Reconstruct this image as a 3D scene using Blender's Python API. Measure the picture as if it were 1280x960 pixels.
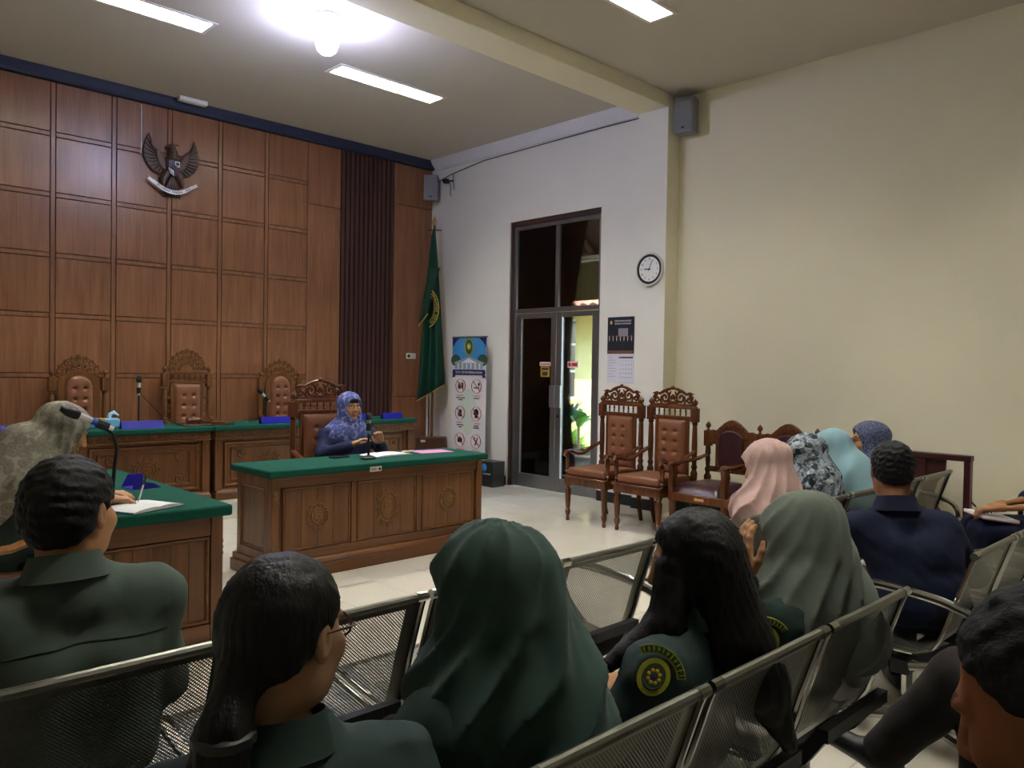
import bpy, bmesh, math, random
import numpy as np
from mathutils import Vector, Matrix, Euler
random.seed(7)
for o in list(bpy.data.objects): bpy.data.objects.remove(o)
SC = bpy.context.scene
COL = SC.collection
PI = math.pi
# ---------------- camera (solved from the vanishing points of the room) ----------------
H = 1.45
YAW, PITCH, ROLL, FPX = 0.767877, -0.0193607, -0.0160792, 985.72
fw = Vector((math.sin(YAW)*math.cos(PITCH), math.cos(YAW)*math.cos(PITCH), math.sin(PITCH)))
rt = Vector((math.cos(YAW), -math.sin(YAW), 0)); dn = fw.cross(rt)
r2 = math.cos(ROLL)*rt + math.sin(ROLL)*dn; d2 = -math.sin(ROLL)*rt + math.cos(ROLL)*dn
cam = bpy.data.cameras.new('camera'); camo = bpy.data.objects.new('camera', cam); COL.objects.link(camo)
m3 = Matrix((r2, -d2, -fw)).transposed()
camo.matrix_world = Matrix.Translation((0, 0, H)) @ m3.to_4x4()
cam.sensor_width = 36; cam.lens = FPX/1280*36; cam.clip_start = 0.02
SC.camera = camo
# ---------------- world, sun, exposure ----------------
SC.view_settings.view_transform = 'Standard'; SC.view_settings.look = 'None'
SC.view_settings.gamma = 1; SC.view_settings.use_curve_mapping = False
SC.view_settings.exposure = 2.5
W = bpy.data.worlds.new('sky'); SC.world = W; W.use_nodes = True
wn = W.node_tree.nodes; wn.clear()
_s = wn.new('ShaderNodeTexSky'); _s.sky_type = 'NISHITA'; _s.sun_elevation = math.radians(55); _s.sun_rotation = math.radians(200); _s.sun_disc = False
_b = wn.new('ShaderNodeBackground'); _b.inputs[1].default_value = 0.7
_o = wn.new('ShaderNodeOutputWorld')
W.node_tree.links.new(_s.outputs[0], _b.inputs[0]); W.node_tree.links.new(_b.outputs[0], _o.inputs[0])
sun = bpy.data.lights.new('sun', 'SUN'); sun.energy = 7.0; sun.angle = 0.01; sun.color = (1, .95, .85)
suno = bpy.data.objects.new('sun', sun); COL.objects.link(suno); suno.rotation_euler = (math.radians(28), math.radians(-30), 0)
TUBE_POWER = 56.0      # emission of the fluorescent tubes
BULB_POWER = 42.0      # emission of the round bulb

# ---------------- helpers ----------------
def lin(c):
    if isinstance(c, str): c = tuple(int(c[i:i+2], 16)/255 for i in (0, 2, 4))
    return tuple(x/12.92 if x <= .04045 else ((x+.055)/1.055)**2.4 for x in c)
class Nt:
    def __init__(s, name):
        s.m = bpy.data.materials.new(name); s.m.use_nodes = True; s.t = s.m.node_tree; s.t.nodes.clear()
        s.out = s.n('OutputMaterial'); s.b = s.n('BsdfPrincipled'); s.l(s.b.outputs[0], s.out.inputs[0])
    def n(s, k, **kw):
        x = s.t.nodes.new('ShaderNode'+k)
        for a, v in kw.items(): setattr(x, a, v)
        return x
    def l(s, a, b): s.t.links.new(a, b)
    def mix(s, fac, a, b):
        x = s.n('MixRGB'); 
        for i, v in enumerate((fac, a, b)):
            if hasattr(v, 'is_output'): s.l(v, x.inputs[i])
            else: x.inputs[i].default_value = v if i == 0 else (*v, 1)
        return x.outputs[0]
    def math(s, op, a, b=None):
        x = s.n('Math', operation=op)
        for i, v in enumerate((a, b)):
            if v is None: continue
            if hasattr(v, 'is_output'): s.l(v, x.inputs[i])
            else: x.inputs[i].default_value = v
        return x.outputs[0]
    def coord(s, scale=(1, 1, 1), which='Object', rnd=False):
        c = s.n('TexCoord'); mp = s.n('Mapping'); mp.inputs['Scale'].default_value = scale
        s.l(c.outputs[which], mp.inputs[0])
        if rnd:
            oi = s.n('ObjectInfo'); vm = s.n('VectorMath', operation='MULTIPLY'); cb = s.n('CombineXYZ')
            for i in range(3): s.l(oi.outputs['Random'], cb.inputs[i])
            s.l(cb.outputs[0], vm.inputs[0]); vm.inputs[1].default_value = (37, 53, 71)
            s.l(vm.outputs[0], mp.inputs['Location'])
        return mp.outputs[0]
    def noise(s, vec, scale, detail=3, rough=.5):
        x = s.n('TexNoise'); x.inputs['Scale'].default_value = scale; x.inputs['Detail'].default_value = detail
        x.inputs['Roughness'].default_value = rough; s.l(vec, x.inputs['Vector']); return x.outputs['Fac']
    def ramp(s, fac, stops):
        x = s.n('ValToRGB'); e = x.color_ramp.elements
        while len(e) < len(stops): e.new(.5)
        for i, (p, c) in enumerate(stops): e[i].position = p; e[i].color = (*c, 1)
        s.l(fac, x.inputs[0]); return x.outputs[0]
    def bump(s, h, strength=.3, dist=.01):
        x = s.n('Bump'); x.inputs['Strength'].default_value = strength; x.inputs['Distance'].default_value = dist
        s.l(h, x.inputs['Height']); s.l(x.outputs[0], s.b.inputs['Normal'])
    def set(s, col=None, rough=None, metal=None, spec=None):
        if col is not None:
            if hasattr(col, 'is_output'): s.l(col, s.b.inputs['Base Color'])
            else: s.b.inputs['Base Color'].default_value = (*col, 1)
        if rough is not None: s.b.inputs['Roughness'].default_value = rough
        if metal is not None: s.b.inputs['Metallic'].default_value = metal
        if spec is not None: s.b.inputs['Specular IOR Level'].default_value = spec
MATS = {}
def plain(name, col, rough=.5, metal=0, spec=.5, var=.06, scale=20, bump=0):
    if name in MATS: return MATS[name]
    t = Nt(name); c = lin(col); v = t.coord(); n = t.noise(v, scale)
    t.set(t.mix(n, tuple(x*(1-var) for x in c), tuple(min(1, x*(1+var)) for x in c)), rough, metal, spec)
    if bump: t.bump(t.noise(v, scale*6), bump, .004)
    MATS[name] = t.m; return t.m
def wood(name, dark, light, axis=2, scale=6., rough=.4, rnd=True, contrast=1., spec=.5, fine=.25):
    if name in MATS: return MATS[name]
    t = Nt(name); s = [scale*3]*3; s[axis] = scale*.22
    v = t.coord(tuple(s), rnd=rnd); n1 = t.noise(v, 1.0, 4, .6)
    s2 = [scale*14]*3; s2[axis] = scale*.5
    n2 = t.noise(t.coord(tuple(s2), rnd=rnd), 1.0, 2, .5)
    f = t.math('ADD', t.math('MULTIPLY', n1, 1-fine), t.math('MULTIPLY', n2, fine))
    a, b = lin(dark), lin(light)
    lo, hi = .5-.22/contrast, .5+.22/contrast
    t.set(t.ramp(f, [(lo, a), (.5, tuple((x+y)/2 for x, y in zip(a, b))), (hi, b)]), rough, 0, spec)
    t.bump(n2, .12, .003)
    MATS[name] = t.m; return t.m
def fabric(name, col, rough=.85, var=.12, weave=900, bump=.15, sheen=.0):
    if name in MATS: return MATS[name]
    t = Nt(name); c = lin(col); v = t.coord(); n = t.noise(v, 9, 3)
    t.set(t.mix(n, tuple(x*(1-var) for x in c), tuple(min(1, x*(1+var)) for x in c)), rough, 0, .25)
    if sheen: t.b.inputs['Sheen Weight'].default_value = sheen
    t.bump(t.noise(v, weave, 1), bump, .001)
    MATS[name] = t.m; return t.m
def emis(name, col, strength):
    t = Nt(name); t.set((0, 0, 0), .5); t.b.inputs['Emission Color'].default_value = (*col, 1)
    t.b.inputs['Emission Strength'].default_value = strength; MATS[name] = t.m; return t.m

class MB:
    def __init__(s): s.v = []; s.f = []; s.mi = []; s.T = Matrix.Identity(4); s.cur = 0; s.uv = None
    def add(s, vs, fs):
        o = len(s.v); T = s.T
        s.v.extend([tuple(T @ Vector(p)) for p in vs]); s.f.extend([tuple(i+o for i in f) for f in fs]); s.mi.extend([s.cur]*len(fs))
        return s
    def box(s, lo, hi):
        x0, y0, z0 = lo; x1, y1, z1 = hi
        return s.add([(x0,y0,z0),(x1,y0,z0),(x1,y1,z0),(x0,y1,z0),(x0,y0,z1),(x1,y0,z1),(x1,y1,z1),(x0,y1,z1)],
              [(0,3,2,1),(4,5,6,7),(0,1,5,4),(1,2,6,5),(2,3,7,6),(3,0,4,7)])
    def cbox(s, c, d): return s.box([a-b/2 for a, b in zip(c, d)], [a+b/2 for a, b in zip(c, d)])
    def lathe(s, prof, n=12, M=None, cap=True):
        vs, fs = [], []
        for r, z in prof:
            for k in range(n):
                a = 2*PI*k/n; vs.append((r*math.cos(a), r*math.sin(a), z))
        for i in range(len(prof)-1):
            for k in range(n):
                k2 = (k+1) % n; fs.append((i*n+k, i*n+k2, (i+1)*n+k2, (i+1)*n+k))
        if cap: fs.append(tuple(range(n-1, -1, -1))); fs.append(tuple(range((len(prof)-1)*n, len(prof)*n)))
        if M is not None: vs = [tuple(M @ Vector(p)) for p in vs]
        return s.add(vs, fs)
    def tube(s, pts, r, n=8, flat=None, closed=False):
        pts = [Vector(p) for p in pts]; L = len(pts)
        if not hasattr(r, '__len__'): r = [r]*L
        vs, fs = [], []; up = None
        for i, p in enumerate(pts):
            a = pts[i-1] if (i or closed) else pts[0]; b = pts[(i+1) % L] if (i < L-1 or closed) else pts[-1]
            t = (b-a).normalized() if (b-a).length > 1e-9 else Vector((0, 0, 1))
            if up is None:
                up = Vector((0, 0, 1)) if abs(t.z) < .9 else Vector((1, 0, 0))
            up = (up - t*up.dot(t)).normalized(); sd = t.cross(up)
            for k in range(n):
                an = 2*PI*k/n; fx = flat if flat else 1
                vs.append(tuple(p + up*math.cos(an)*r[i]*fx + sd*math.sin(an)*r[i]))
        for i in range(L if closed else L-1):
            for k in range(n):
                k2 = (k+1) % n; j = (i+1) % L
                fs.append((i*n+k, i*n+k2, j*n+k2, j*n+k))
        if not closed: fs.append(tuple(range(n-1, -1, -1))); fs.append(tuple(range((L-1)*n, L*n)))
        return s.add(vs, fs)
    def prism(s, poly, t0, t1, plane='xz'):
        n = len(poly)
        def P(a, b, t): return {'xz': (a, t, b), 'xy': (a, b, t), 'yz': (t, a, b)}[plane]
        vs = [P(a, b, t0) for a, b in poly]+[P(a, b, t1) for a, b in poly]
        fs = [tuple(range(n)), tuple(range(2*n-1, n-1, -1))]+[(i, n+i, n+(i+1) % n, (i+1) % n) for i in range(n)]
        return s.add(vs, fs)
    def ball(s, c, r, n=10, m=7):
        if not hasattr(r, '__len__'): r = (r, r, r)
        vs = [(c[0], c[1], c[2]-r[2])]; fs = []
        for i in range(1, m):
            a = -PI/2+PI*i/m
            for k in range(n):
                b = 2*PI*k/n; vs.append((c[0]+r[0]*math.cos(a)*math.cos(b), c[1]+r[1]*math.cos(a)*math.sin(b), c[2]+r[2]*math.sin(a)))
        vs.append((c[0], c[1], c[2]+r[2])); e = len(vs)-1
        for k in range(n):
            k2 = (k+1) % n
            fs.append((0, 1+k2, 1+k)); fs.append((e, 1+(m-2)*n+k, 1+(m-2)*n+k2))
            for i in range(m-2): fs.append((1+i*n+k, 1+i*n+k2, 1+(i+1)*n+k2, 1+(i+1)*n+k))
        return s.add(vs, fs)
    def grid(s, P, closed_u=False):      # P[i][j] points
        nu, nv = len(P), len(P[0]); vs = [q for row in P for q in row]
        return s.add(vs, [(i*nv+j, i*nv+j+1, (i+1)*nv+j+1, (i+1)*nv+j) for i in range(nu-1) for j in range(nv-1)])
    def mesh(s, name, mats, smooth=35):
        me = bpy.data.meshes.new(name); me.from_pydata(s.v, [], s.f); me.validate()
        for m in (mats if isinstance(mats, (list, tuple)) else [mats]): me.materials.append(m)
        if any(s.mi) and len(s.mi) == len(me.polygons): me.polygons.foreach_set('material_index', s.mi)
        bm = bmesh.new(); bm.from_mesh(me); bmesh.ops.recalc_face_normals(bm, faces=bm.faces); bm.to_mesh(me); bm.free()
        if smooth:
            me.shade_smooth(); me.set_sharp_from_angle(angle=math.radians(smooth))
        return me
    def build(s, name, mats, parent=None, loc=None, rot=None, bevel=0, smooth=35, seg=1, label=None):
        return put(name, s.mesh(name, mats, smooth), parent, loc, rot, bevel, seg, label)
def put(name, me, parent=None, loc=None, rot=None, bevel=0, seg=1, label=None):
    o = bpy.data.objects.new(name, me); COL.objects.link(o)
    if parent is not None: o.parent = parent
    if loc is not None: o.location = loc
    if rot is not None: o.rotation_euler = rot
    if bevel:
        md = o.modifiers.new('bevel', 'BEVEL'); md.width = bevel; md.segments = seg; md.limit_method = 'ANGLE'; md.angle_limit = math.radians(40)
    if label: o['label'] = label
    return o
def tag(o, label=None, cat=None, group=None, kind=None):
    if label: o['label'] = label
    if cat: o['category'] = cat
    if group: o['group'] = group
    if kind: o['kind'] = kind
    return o
def empty(name, loc=(0, 0, 0), rz=0, label=None, cat=None, group=None):
    o = bpy.data.objects.new(name, None); COL.objects.link(o); o.location = loc; o.rotation_euler = (0, 0, rz)
    o.empty_display_size = .1
    return tag(o, label, cat, group)
def copy_tree(o, parent=None):
    c = o.copy(); COL.objects.link(c)
    if parent is not None: c.parent = parent
    for ch in [x for x in COL.objects if x.parent == o]: copy_tree(ch, c)
    return c
def text_mesh(txt, size, depth=0.001, align='CENTER'):
    cu = bpy.data.curves.new('lettering', 'FONT'); cu.body = txt; cu.size = size; cu.extrude = depth; cu.align_x = align; cu.align_y = 'CENTER'
    cu.resolution_u = 3
    o = bpy.data.objects.new('lettering', cu); COL.objects.link(o)
    dg = bpy.context.evaluated_depsgraph_get(); me = bpy.data.meshes.new_from_object(o.evaluated_get(dg))
    bpy.data.objects.remove(o); bpy.data.curves.remove(cu); return me
def lettering(txt, size, mat, parent, M, depth=.0008, width=None, name='lettering'):
    me = text_mesh(txt, size, depth)
    xs = [v.co.x for v in me.vertices]
    if width and xs:
        k = width/(max(xs)-min(xs)); me.transform(Matrix.Diagonal((k, 1, 1, 1)))
    me.transform(M); me.materials.clear(); me.materials.append(mat)
    return put(name, me, parent)
def RX(a): return Matrix.Rotation(a, 4, 'X')
def RY(a): return Matrix.Rotation(a, 4, 'Y')
def RZ(a): return Matrix.Rotation(a, 4, 'Z')
def TR(x, y, z): return Matrix.Translation((x, y, z))
def spiral(cx, cz, r0, turns, start, ccw=1, y=0, n=18, r1=.15):
    P = []
    for i in range(n):
        t = i/(n-1); a = start+ccw*turns*2*PI*t; r = r0*(1-t*(1-r1)); P.append((cx+r*math.cos(a), y, cz+r*math.sin(a)))
    return P
# ================= MATERIALS =================
M_white = plain('white wall paint', 'e4e2dd', .75, var=.02, scale=3, bump=.05)
M_cream = plain('cream wall paint', 'e6dfc6', .75, var=.025, scale=2, bump=.05)
M_ceil = plain('ceiling paint', 'c2bbb0', .85, var=.03, scale=1.5)
M_grout = plain('floor grout', '8f897c', .8)
def mk_tile():
    t = Nt('polished cream floor tile'); v = t.coord(rnd=True); n = t.noise(v, 3.5, 4)
    t.set(t.mix(n, lin('c9c3b4'), lin('d8d3c6')), .13, 0, .5); t.bump(t.noise(v, 2.2, 2), .05, .006); return t.m
M_tile = mk_tile()
M_panel = wood('wall panel laminate', '70472f', '98694a', 2, 5, .3, contrast=1.15, fine=.45)
M_groove = plain('panel groove', '2c150e', .6)
M_slat = wood('dark slat laminate', '38211c', '4a2d27', 2, 6, .45)
M_navy = plain('navy trim paint', '232a44', .6)
M_black = plain('black skirting tile', '14161c', .25)
M_teak = wood('teak', '4c2c14', '80522a', 2, 5, .38, contrast=1.1)
M_teakh = wood('teak horizontal grain', '4c2c14', '7c4e28', 0, 5, .38, contrast=1.1)
M_teaky = wood('teak grain along y', '4c2c14', '7c4e28', 1, 5, .38, contrast=1.1)
M_carv = wood('carved teak', '4a2a12', '7d5226', 2, 14, .36)
M_carvl = wood('light carved teak', '5c3a1a', '84592a', 2, 14, .4)
M_chair = wood('chair teak', '43210f', '74401e', 2, 9, .3)
M_redwood = wood('red brown polished wood', '401f0e', '70401e', 2, 9, .25)
M_maroon = wood('maroon painted wood', '2c0d10', '421519', 1, 6, .35)
M_leather = plain('tan leather', '7d4f35', .42, var=.14, scale=12, bump=.12)
M_purple = plain('oxblood leather', '38181e', .3, var=.12, scale=10, bump=.06)
M_green = fabric('green felt cloth', '0b4a3d', .95, .08, 700)
M_chrome = plain('chrome', 'b9b8b4', .16, 1.0, var=.03)
M_alu = plain('brushed aluminium', '8d8e93', .38, .9, var=.03)
M_steel = plain('grey powder-coated steel', '77766c', .36, .75, var=.03)
M_blackp = plain('black plastic', '101113', .45)
M_whitep = plain('white plastic', 'dcdad6', .45)
M_greyp = plain('grey plastic', '85878e', .5)
M_brass = plain('gold fringe', 'b5914e', .6, .2)
M_blue = plain('blue acrylic', '10109a', .35)
M_paper = plain('white paper', 'e9e8ea', .8, var=.02)
M_pink = plain('pink paper', 'e08bbd', .8, var=.02)
M_ink = plain('printed ink', '30323c', .8)
M_red = plain('red print', 'b02b33', .7)
M_gold = plain('gold print', 'c9a640', .55)
M_phone = plain('phone glass', '0b0c10', .12)
def mk_perf():
    t = Nt('perforated steel sheet'); c = t.n('UVMap')
    def dots(off):
        a = t.n('VectorMath', operation='MULTIPLY_ADD'); a.inputs[1].default_value = (1/.0095, 1/.0095, 0); a.inputs[2].default_value = (off, off, 0)
        t.l(c.outputs[0], a.inputs[0]); b = t.n('VectorMath', operation='FRACTION'); t.l(a.outputs[0], b.inputs[0])
        d = t.n('VectorMath', operation='SUBTRACT'); t.l(b.outputs[0], d.inputs[0]); d.inputs[1].default_value = (.5, .5, 0)
        e = t.n('VectorMath', operation='LENGTH'); t.l(d.outputs[0], e.inputs[0]); return t.math('LESS_THAN', e.outputs['Value'], .235)
    f = t.math('MAXIMUM', dots(0), dots(.5))
    t.set(lin('77766c'), .36, .75); tr = t.n('BsdfTransparent'); mx = t.n('MixShader')
    t.l(f, mx.inputs[0]); t.l(t.b.outputs[0], mx.inputs[1]); t.l(tr.outputs[0], mx.inputs[2]); t.l(mx.outputs[0], t.out.inputs[0]); return t.m
M_perf = mk_perf()
def mk_glass(name, tint):
    t = Nt(name); tr = t.n('BsdfTransparent'); tr.inputs[0].default_value = (*tint, 1); g = t.n('BsdfGlossy'); g.inputs['Roughness'].default_value = .02
    fr = t.n('Fresnel'); fr.inputs[0].default_value = 1.5; mx = t.n('MixShader'); t.l(fr.outputs[0], mx.inputs[0]); t.l(tr.outputs[0], mx.inputs[1]); t.l(g.outputs[0], mx.inputs[2])
    t.l(mx.outputs[0], t.out.inputs[0]); return t.m
M_glass = mk_glass('clear door glass', (.9, .92, .9)); M_glassd = mk_glass('tinted door glass', (.5, .47, .45))
M_tube = emis('fluorescent tube', (1.0, .97, .86), TUBE_POWER)
M_bulb = emis('lit bulb', (.62, .66, 1.0), BULB_POWER)
M_refl = plain('lamp reflector', '9a9a96', .3, .5); M_blade = plain('lamp louver', '77787a', .35, .4)

# ================= ROOM =================
XR, YB, ZC = 6.78, 8.66, 4.275
XN, XCOL, YC0, YC1 = 6.92, 6.70, 4.72, 5.09
XL, YN = -2.6, -3.2
def struct(name, mb, mat, parent=None, **k):
    o = mb.build(name, mat, parent, **k)
    if parent is None: o['kind'] = 'structure'
    return o
# floor: slab + single tiles
P = .41
fl = struct('floor', MB().box((XL, YN, -.12), (XN, YB, -.004)), M_grout)
tx0, ty0 = 4.67-P*18, 4.47-P*19
def tile_box(): return MB().box((.0012, .0012, -.004), (P-.0012, P-.0012, 0))
tme = tile_box().mesh('floor_tile', M_tile, 0)
rest = MB(); nt = 0
for i in range(-1, 24):
    for j in range(0, 30):
        x, y = tx0+i*P, ty0+j*P
        x1, y1 = min(x+P, XN), min(y+P, YB)
        if x1 <= XL or y1 <= YN or x >= XN or y >= YB: continue
        vis = (1.55 < x+P and x+P <= XN and y+P <= 8.2 and y > .3 and not (x < 2.4 and y < 1.3) and not (x < 5.2 and y > 5.5) and y < 2.2+ (x-1.2)*2.6) and x+P<XN
        if vis and nt < 300:
            put('floor_tile', tme, fl, (x, y, 0)); nt += 1
        else:
            rest.box((max(x, XL)+.0012, max(y, YN)+.0012, -.004), (x1-.0012, y1-.0012, 0))
tag(rest.build('floor_tile_field', M_tile, fl, smooth=0), kind='stuff')
# ceiling with openings for the recessed lamps
LAMPS = [(3.98, 6.49, 5.24, 6.76), (1.52, 6.49, 2.79, 6.76), (3.99, 3.64, 5.255, 3.90), (1.52, 3.64, 2.79, 3.90), (3.99, .78, 5.255, 1.04), (1.52, .78, 2.79, 1.04)]
xs = sorted({XL, XN+.2, *[l[0] for l in LAMPS], *[l[2] for l in LAMPS]}); ys = sorted({YN, YB+.1, *[l[1] for l in LAMPS], *[l[3] for l in LAMPS]})
cm = MB()
for i in range(len(xs)-1):
    for j in range(len(ys)-1):
        cx, cy = (xs[i]+xs[i+1])/2, (ys[j]+ys[j+1])/2
        if any(a < cx < c and b < cy < d for a, b, c, d in LAMPS): continue
        cm.box((xs[i], ys[j], ZC), (xs[i+1], ys[j+1], ZC+.12))
struct('ceiling', cm, M_ceil, smooth=0)
# walls
struct('wall_back', MB().box((XL, YB+.03, 0), (XR+.25, YB+.2, ZC)), M_groove)
WB = bpy.data.objects['wall_back']
DY0, DY1, DZ = 5.64, 7.10, 3.26
wr = MB().box((XR, YC1, 0), (XR+.22, DY0, ZC)).box((XR, DY1, 0), (XR+.22, YB+.2, ZC)).box((XR, DY0, DZ), (XR+.22, DY1, ZC))
struct('wall_right', wr, M_white, smooth=0)
struct('wall_right_near', MB().box((XN, YN, 0), (XN+.2, YC0+.02, ZC)), M_cream)
cl = MB(); cl.box((XCOL, YC0, 0), (XN+.1, YC1, ZC)); cl.cur = 0
colo = struct('column', cl, [M_white, M_cream], smooth=0)
for p in colo.data.polygons:
    if p.normal.y < -.5: p.material_index = 1
tag(colo, 'white and cream pilaster carrying the wall clock', 'column')
struct('wall_left', MB().box((XL-.2, YN, 0), (XL, YB, ZC)), M_cream)
struct('wall_near', MB().box((XL, YN-.2, 0), (XN, YN, ZC)), M_cream)
struct('ceiling_beam', MB().box((XL, YC0, 4.13), (XCOL-.001, YC1, ZC)), M_cream, bevel=.006)
# skirting
def skirt(n, lo, hi): return struct(n, MB().box(lo, hi), M_black, bevel=.003)
skirt('baseboard_right', (XR-.012, DY1+.005, 0), (XR, YB, .115)); skirt('baseboard_right_door', (XR-.012, YC1, 0), (XR, DY0-.005, .115))
skirt('baseboard_column', (XCOL-.012, YC0-.012, 0), (XCOL, YC1+.012, .115)); skirt('baseboard_near', (XN-.012, YN, 0), (XN, YC0, .115))
skirt('baseboard_left', (XL, YN, 0), (XL+.012, YB, .115))
# wood panelled back wall: grid of raised panels with flush strips between
CW, CH = .5545, .586
colx = [2.14+CW*k for k in range(-8, 6)]; rowz = [3.68-CH*k for k in range(0, 7)]
pm = {}
def slab(name, x0, x1, z0, z1, mat, t=.028, d=0):
    g = .0035; key = (round(x1-x0, 3), round(z1-z0, 3), t, mat.name)
    if key not in pm: pm[key] = MB().box((g, -t, g), (x1-x0-g, 0, z1-z0-g)).mesh(name, mat, 0)
    return put(name, pm[key], WB, (x0, YB+.03-d, z0), bevel=.0025)
ST = .046
zb = [4.16]+rowz+[0.0]
for i, x in enumerate(colx[:-1]):
    slab('panel_strip', x-ST, x, 0, 4.16, M_panel)
    for r in range(len(zb)-1):
        z1, z0 = zb[r], zb[r+1]
        zt = z1 if r == 0 else z1-ST
        if zt-z0 < .05: continue
        slab('wood_panel', x, x+CW-ST, z0, zt, M_panel)
        if r: slab('panel_strip', x, x+CW-ST, z1-ST, z1, M_panel)
xe = colx[-1]
for z0, z1 in ((0, .95), (.95, 3.42), (3.42, 4.16)): slab('wood_panel', xe-ST, 5.33, z0, z1, M_panel)
for z0, z1 in ((0, 1.05), (1.05, 3.62), (3.62, 4.16)): slab('wood_panel', 6.145, XR, z0, z1, M_panel)
NS = 12; sw = (6.145-5.33)/NS
sm = MB().prism([(.004, 0), (sw-.004, 0), (sw-.012, -.03), (.012, -.03)], 0, 4.16, 'xy').mesh('slat', M_slat, 0)
for k in range(NS): put('slat', sm, WB, (5.33+k*sw, YB+.03, 0))
tr = struct('trim_1', MB().prism([(YB+.03, 4.16), (YB-.045, 4.165), (YB-.06, 4.19), (YB-.06, 4.25), (YB-.075, ZC), (YB+.03, ZC)], XL, XR, 'yz'), M_navy, smooth=20)
# crown moulding on the far bay of the right wall
struct('trim_2', MB().prism([(XR, 4.14), (XR-.02, 4.145), (XR-.03, 4.17), (XR-.05, 4.19), (XR-.075, 4.22), (XR-.09, 4.25), (XR-.10, ZC), (XR, ZC)], YC1, YB-.075, 'xz'), plain('crown paint', 'd9d8de', .6), smooth=20)
# dais
struct('dais', MB().box((XL, 7.12, 0), (5.75, YB, .15)), M_tile, bevel=.004)

# ================= DOOR =================
dr = empty('door_1', (XR+.07, 0, 0)); dr['kind'] = 'structure'
jm = MB(); t = .035
jm.box((-.05, DY1-.045, 0), (.05, DY1, DZ-.0)).box((-.05, DY0, DZ-.06), (.05, DY1-.045, DZ)).box((-.05, DY0, 0), (.05, DY0+.012, DZ-.06))
jm.build('jamb', plain('dark brown jamb', '3a2320', .5), dr, bevel=.003)
y0, y1 = DY0+.012, DY1-.045; ym = (y0+y1)/2 - .02; zt = 2.14
fr = MB(); A = .045
fr.box((-.03, y1-A, 0), (.03, y1, DZ-.06)).box((-.03, y0, 0), (.03, y0+A, DZ-.06)).box((-.03, y0+A, DZ-.06-A), (.03, y1-A, DZ-.06)).box((-.03, y0+A, zt-.01), (.03, y1-A, zt+.045)).box((-.03, ym-.025, zt+.045), (.03, ym+.025, DZ-.06-A))
fr.build('frame', M_alu, dr, bevel=.003)
for a, b in ((y0+A, ym-.025), (ym+.025, y1-A)):
    MB().box((-.003, a, zt+.045), (.003, b, DZ-.06-A)).build('transom_pane', M_glassd, dr)
for a, b, g in ((ym+.002, y1-A-.003, M_glassd), (y0+A+.003, ym-.002, M_glass)):
    lf = MB(); S = .085
    lf.box((-.022, a, .006), (.022, a+S, zt-.014)).box((-.022, b-S, .006), (.022, b, zt-.014)).box((-.022, a+S, .006), (.022, b-S, .17)).box((-.022, a+S, zt-.075), (.022, b-S, zt-.014))
    lo = lf.build('leaf', M_alu, dr, bevel=.003)
    MB().box((-.003, a+S, .17), (.003, b-S, zt-.075)).build('pane', g, lo)
    hy = a+S/2 if a > ym else b-S/2
    MB().box((-.04, hy-.045, 1.0), (-.0225, hy+.045, 1.26)).build('push_plate', plain('handle plate', 'aab0b6', .3, .8), lo, bevel=.004)
    if a > ym:
        MB().box((-.006, a+S+.012, 1.49), (-.0035, a+S+.19, 1.535)).build('sticker', M_paper, lo, label='white strip sticker with red print')
        MB().box((-.0075, a+S+.02, 1.505), (-.0065, a+S+.18, 1.52)).build('print', M_red, lo)
        MB().box((-.006, a+S+.03, 1.36), (-.0035, a+S+.175, 1.48)).build('sticker', plain('yellow sticker', 'c99a2a', .5), lo, label='yellow square sticker')
        MB().box((-.0075, a+S+.045, 1.44), (-.0065, a+S+.16, 1.468)).box((-.0075, a+S+.06, 1.375), (-.0065, a+S+.145, 1.42)).build('print', M_ink, lo)
    else:
        MB().box((-.006, b-S-.25, 1.475), (-.0035, b-S-.085, 1.545)).build('sticker', plain('pink sticker', 'e5c3c6', .5), lo, label='pale sticker with red mark')
        MB().ball((-.0065, b-S-.115, 1.51), (.001, .024, .024)).box((-.0075, b-S-.235, 1.492), (-.0062, b-S-.15, 1.528)).build('print', M_red, lo)
        MB().cbox((-.0255, hy, .9), (.006, .03, .03)).build('lock', M_blackp, lo)
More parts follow.
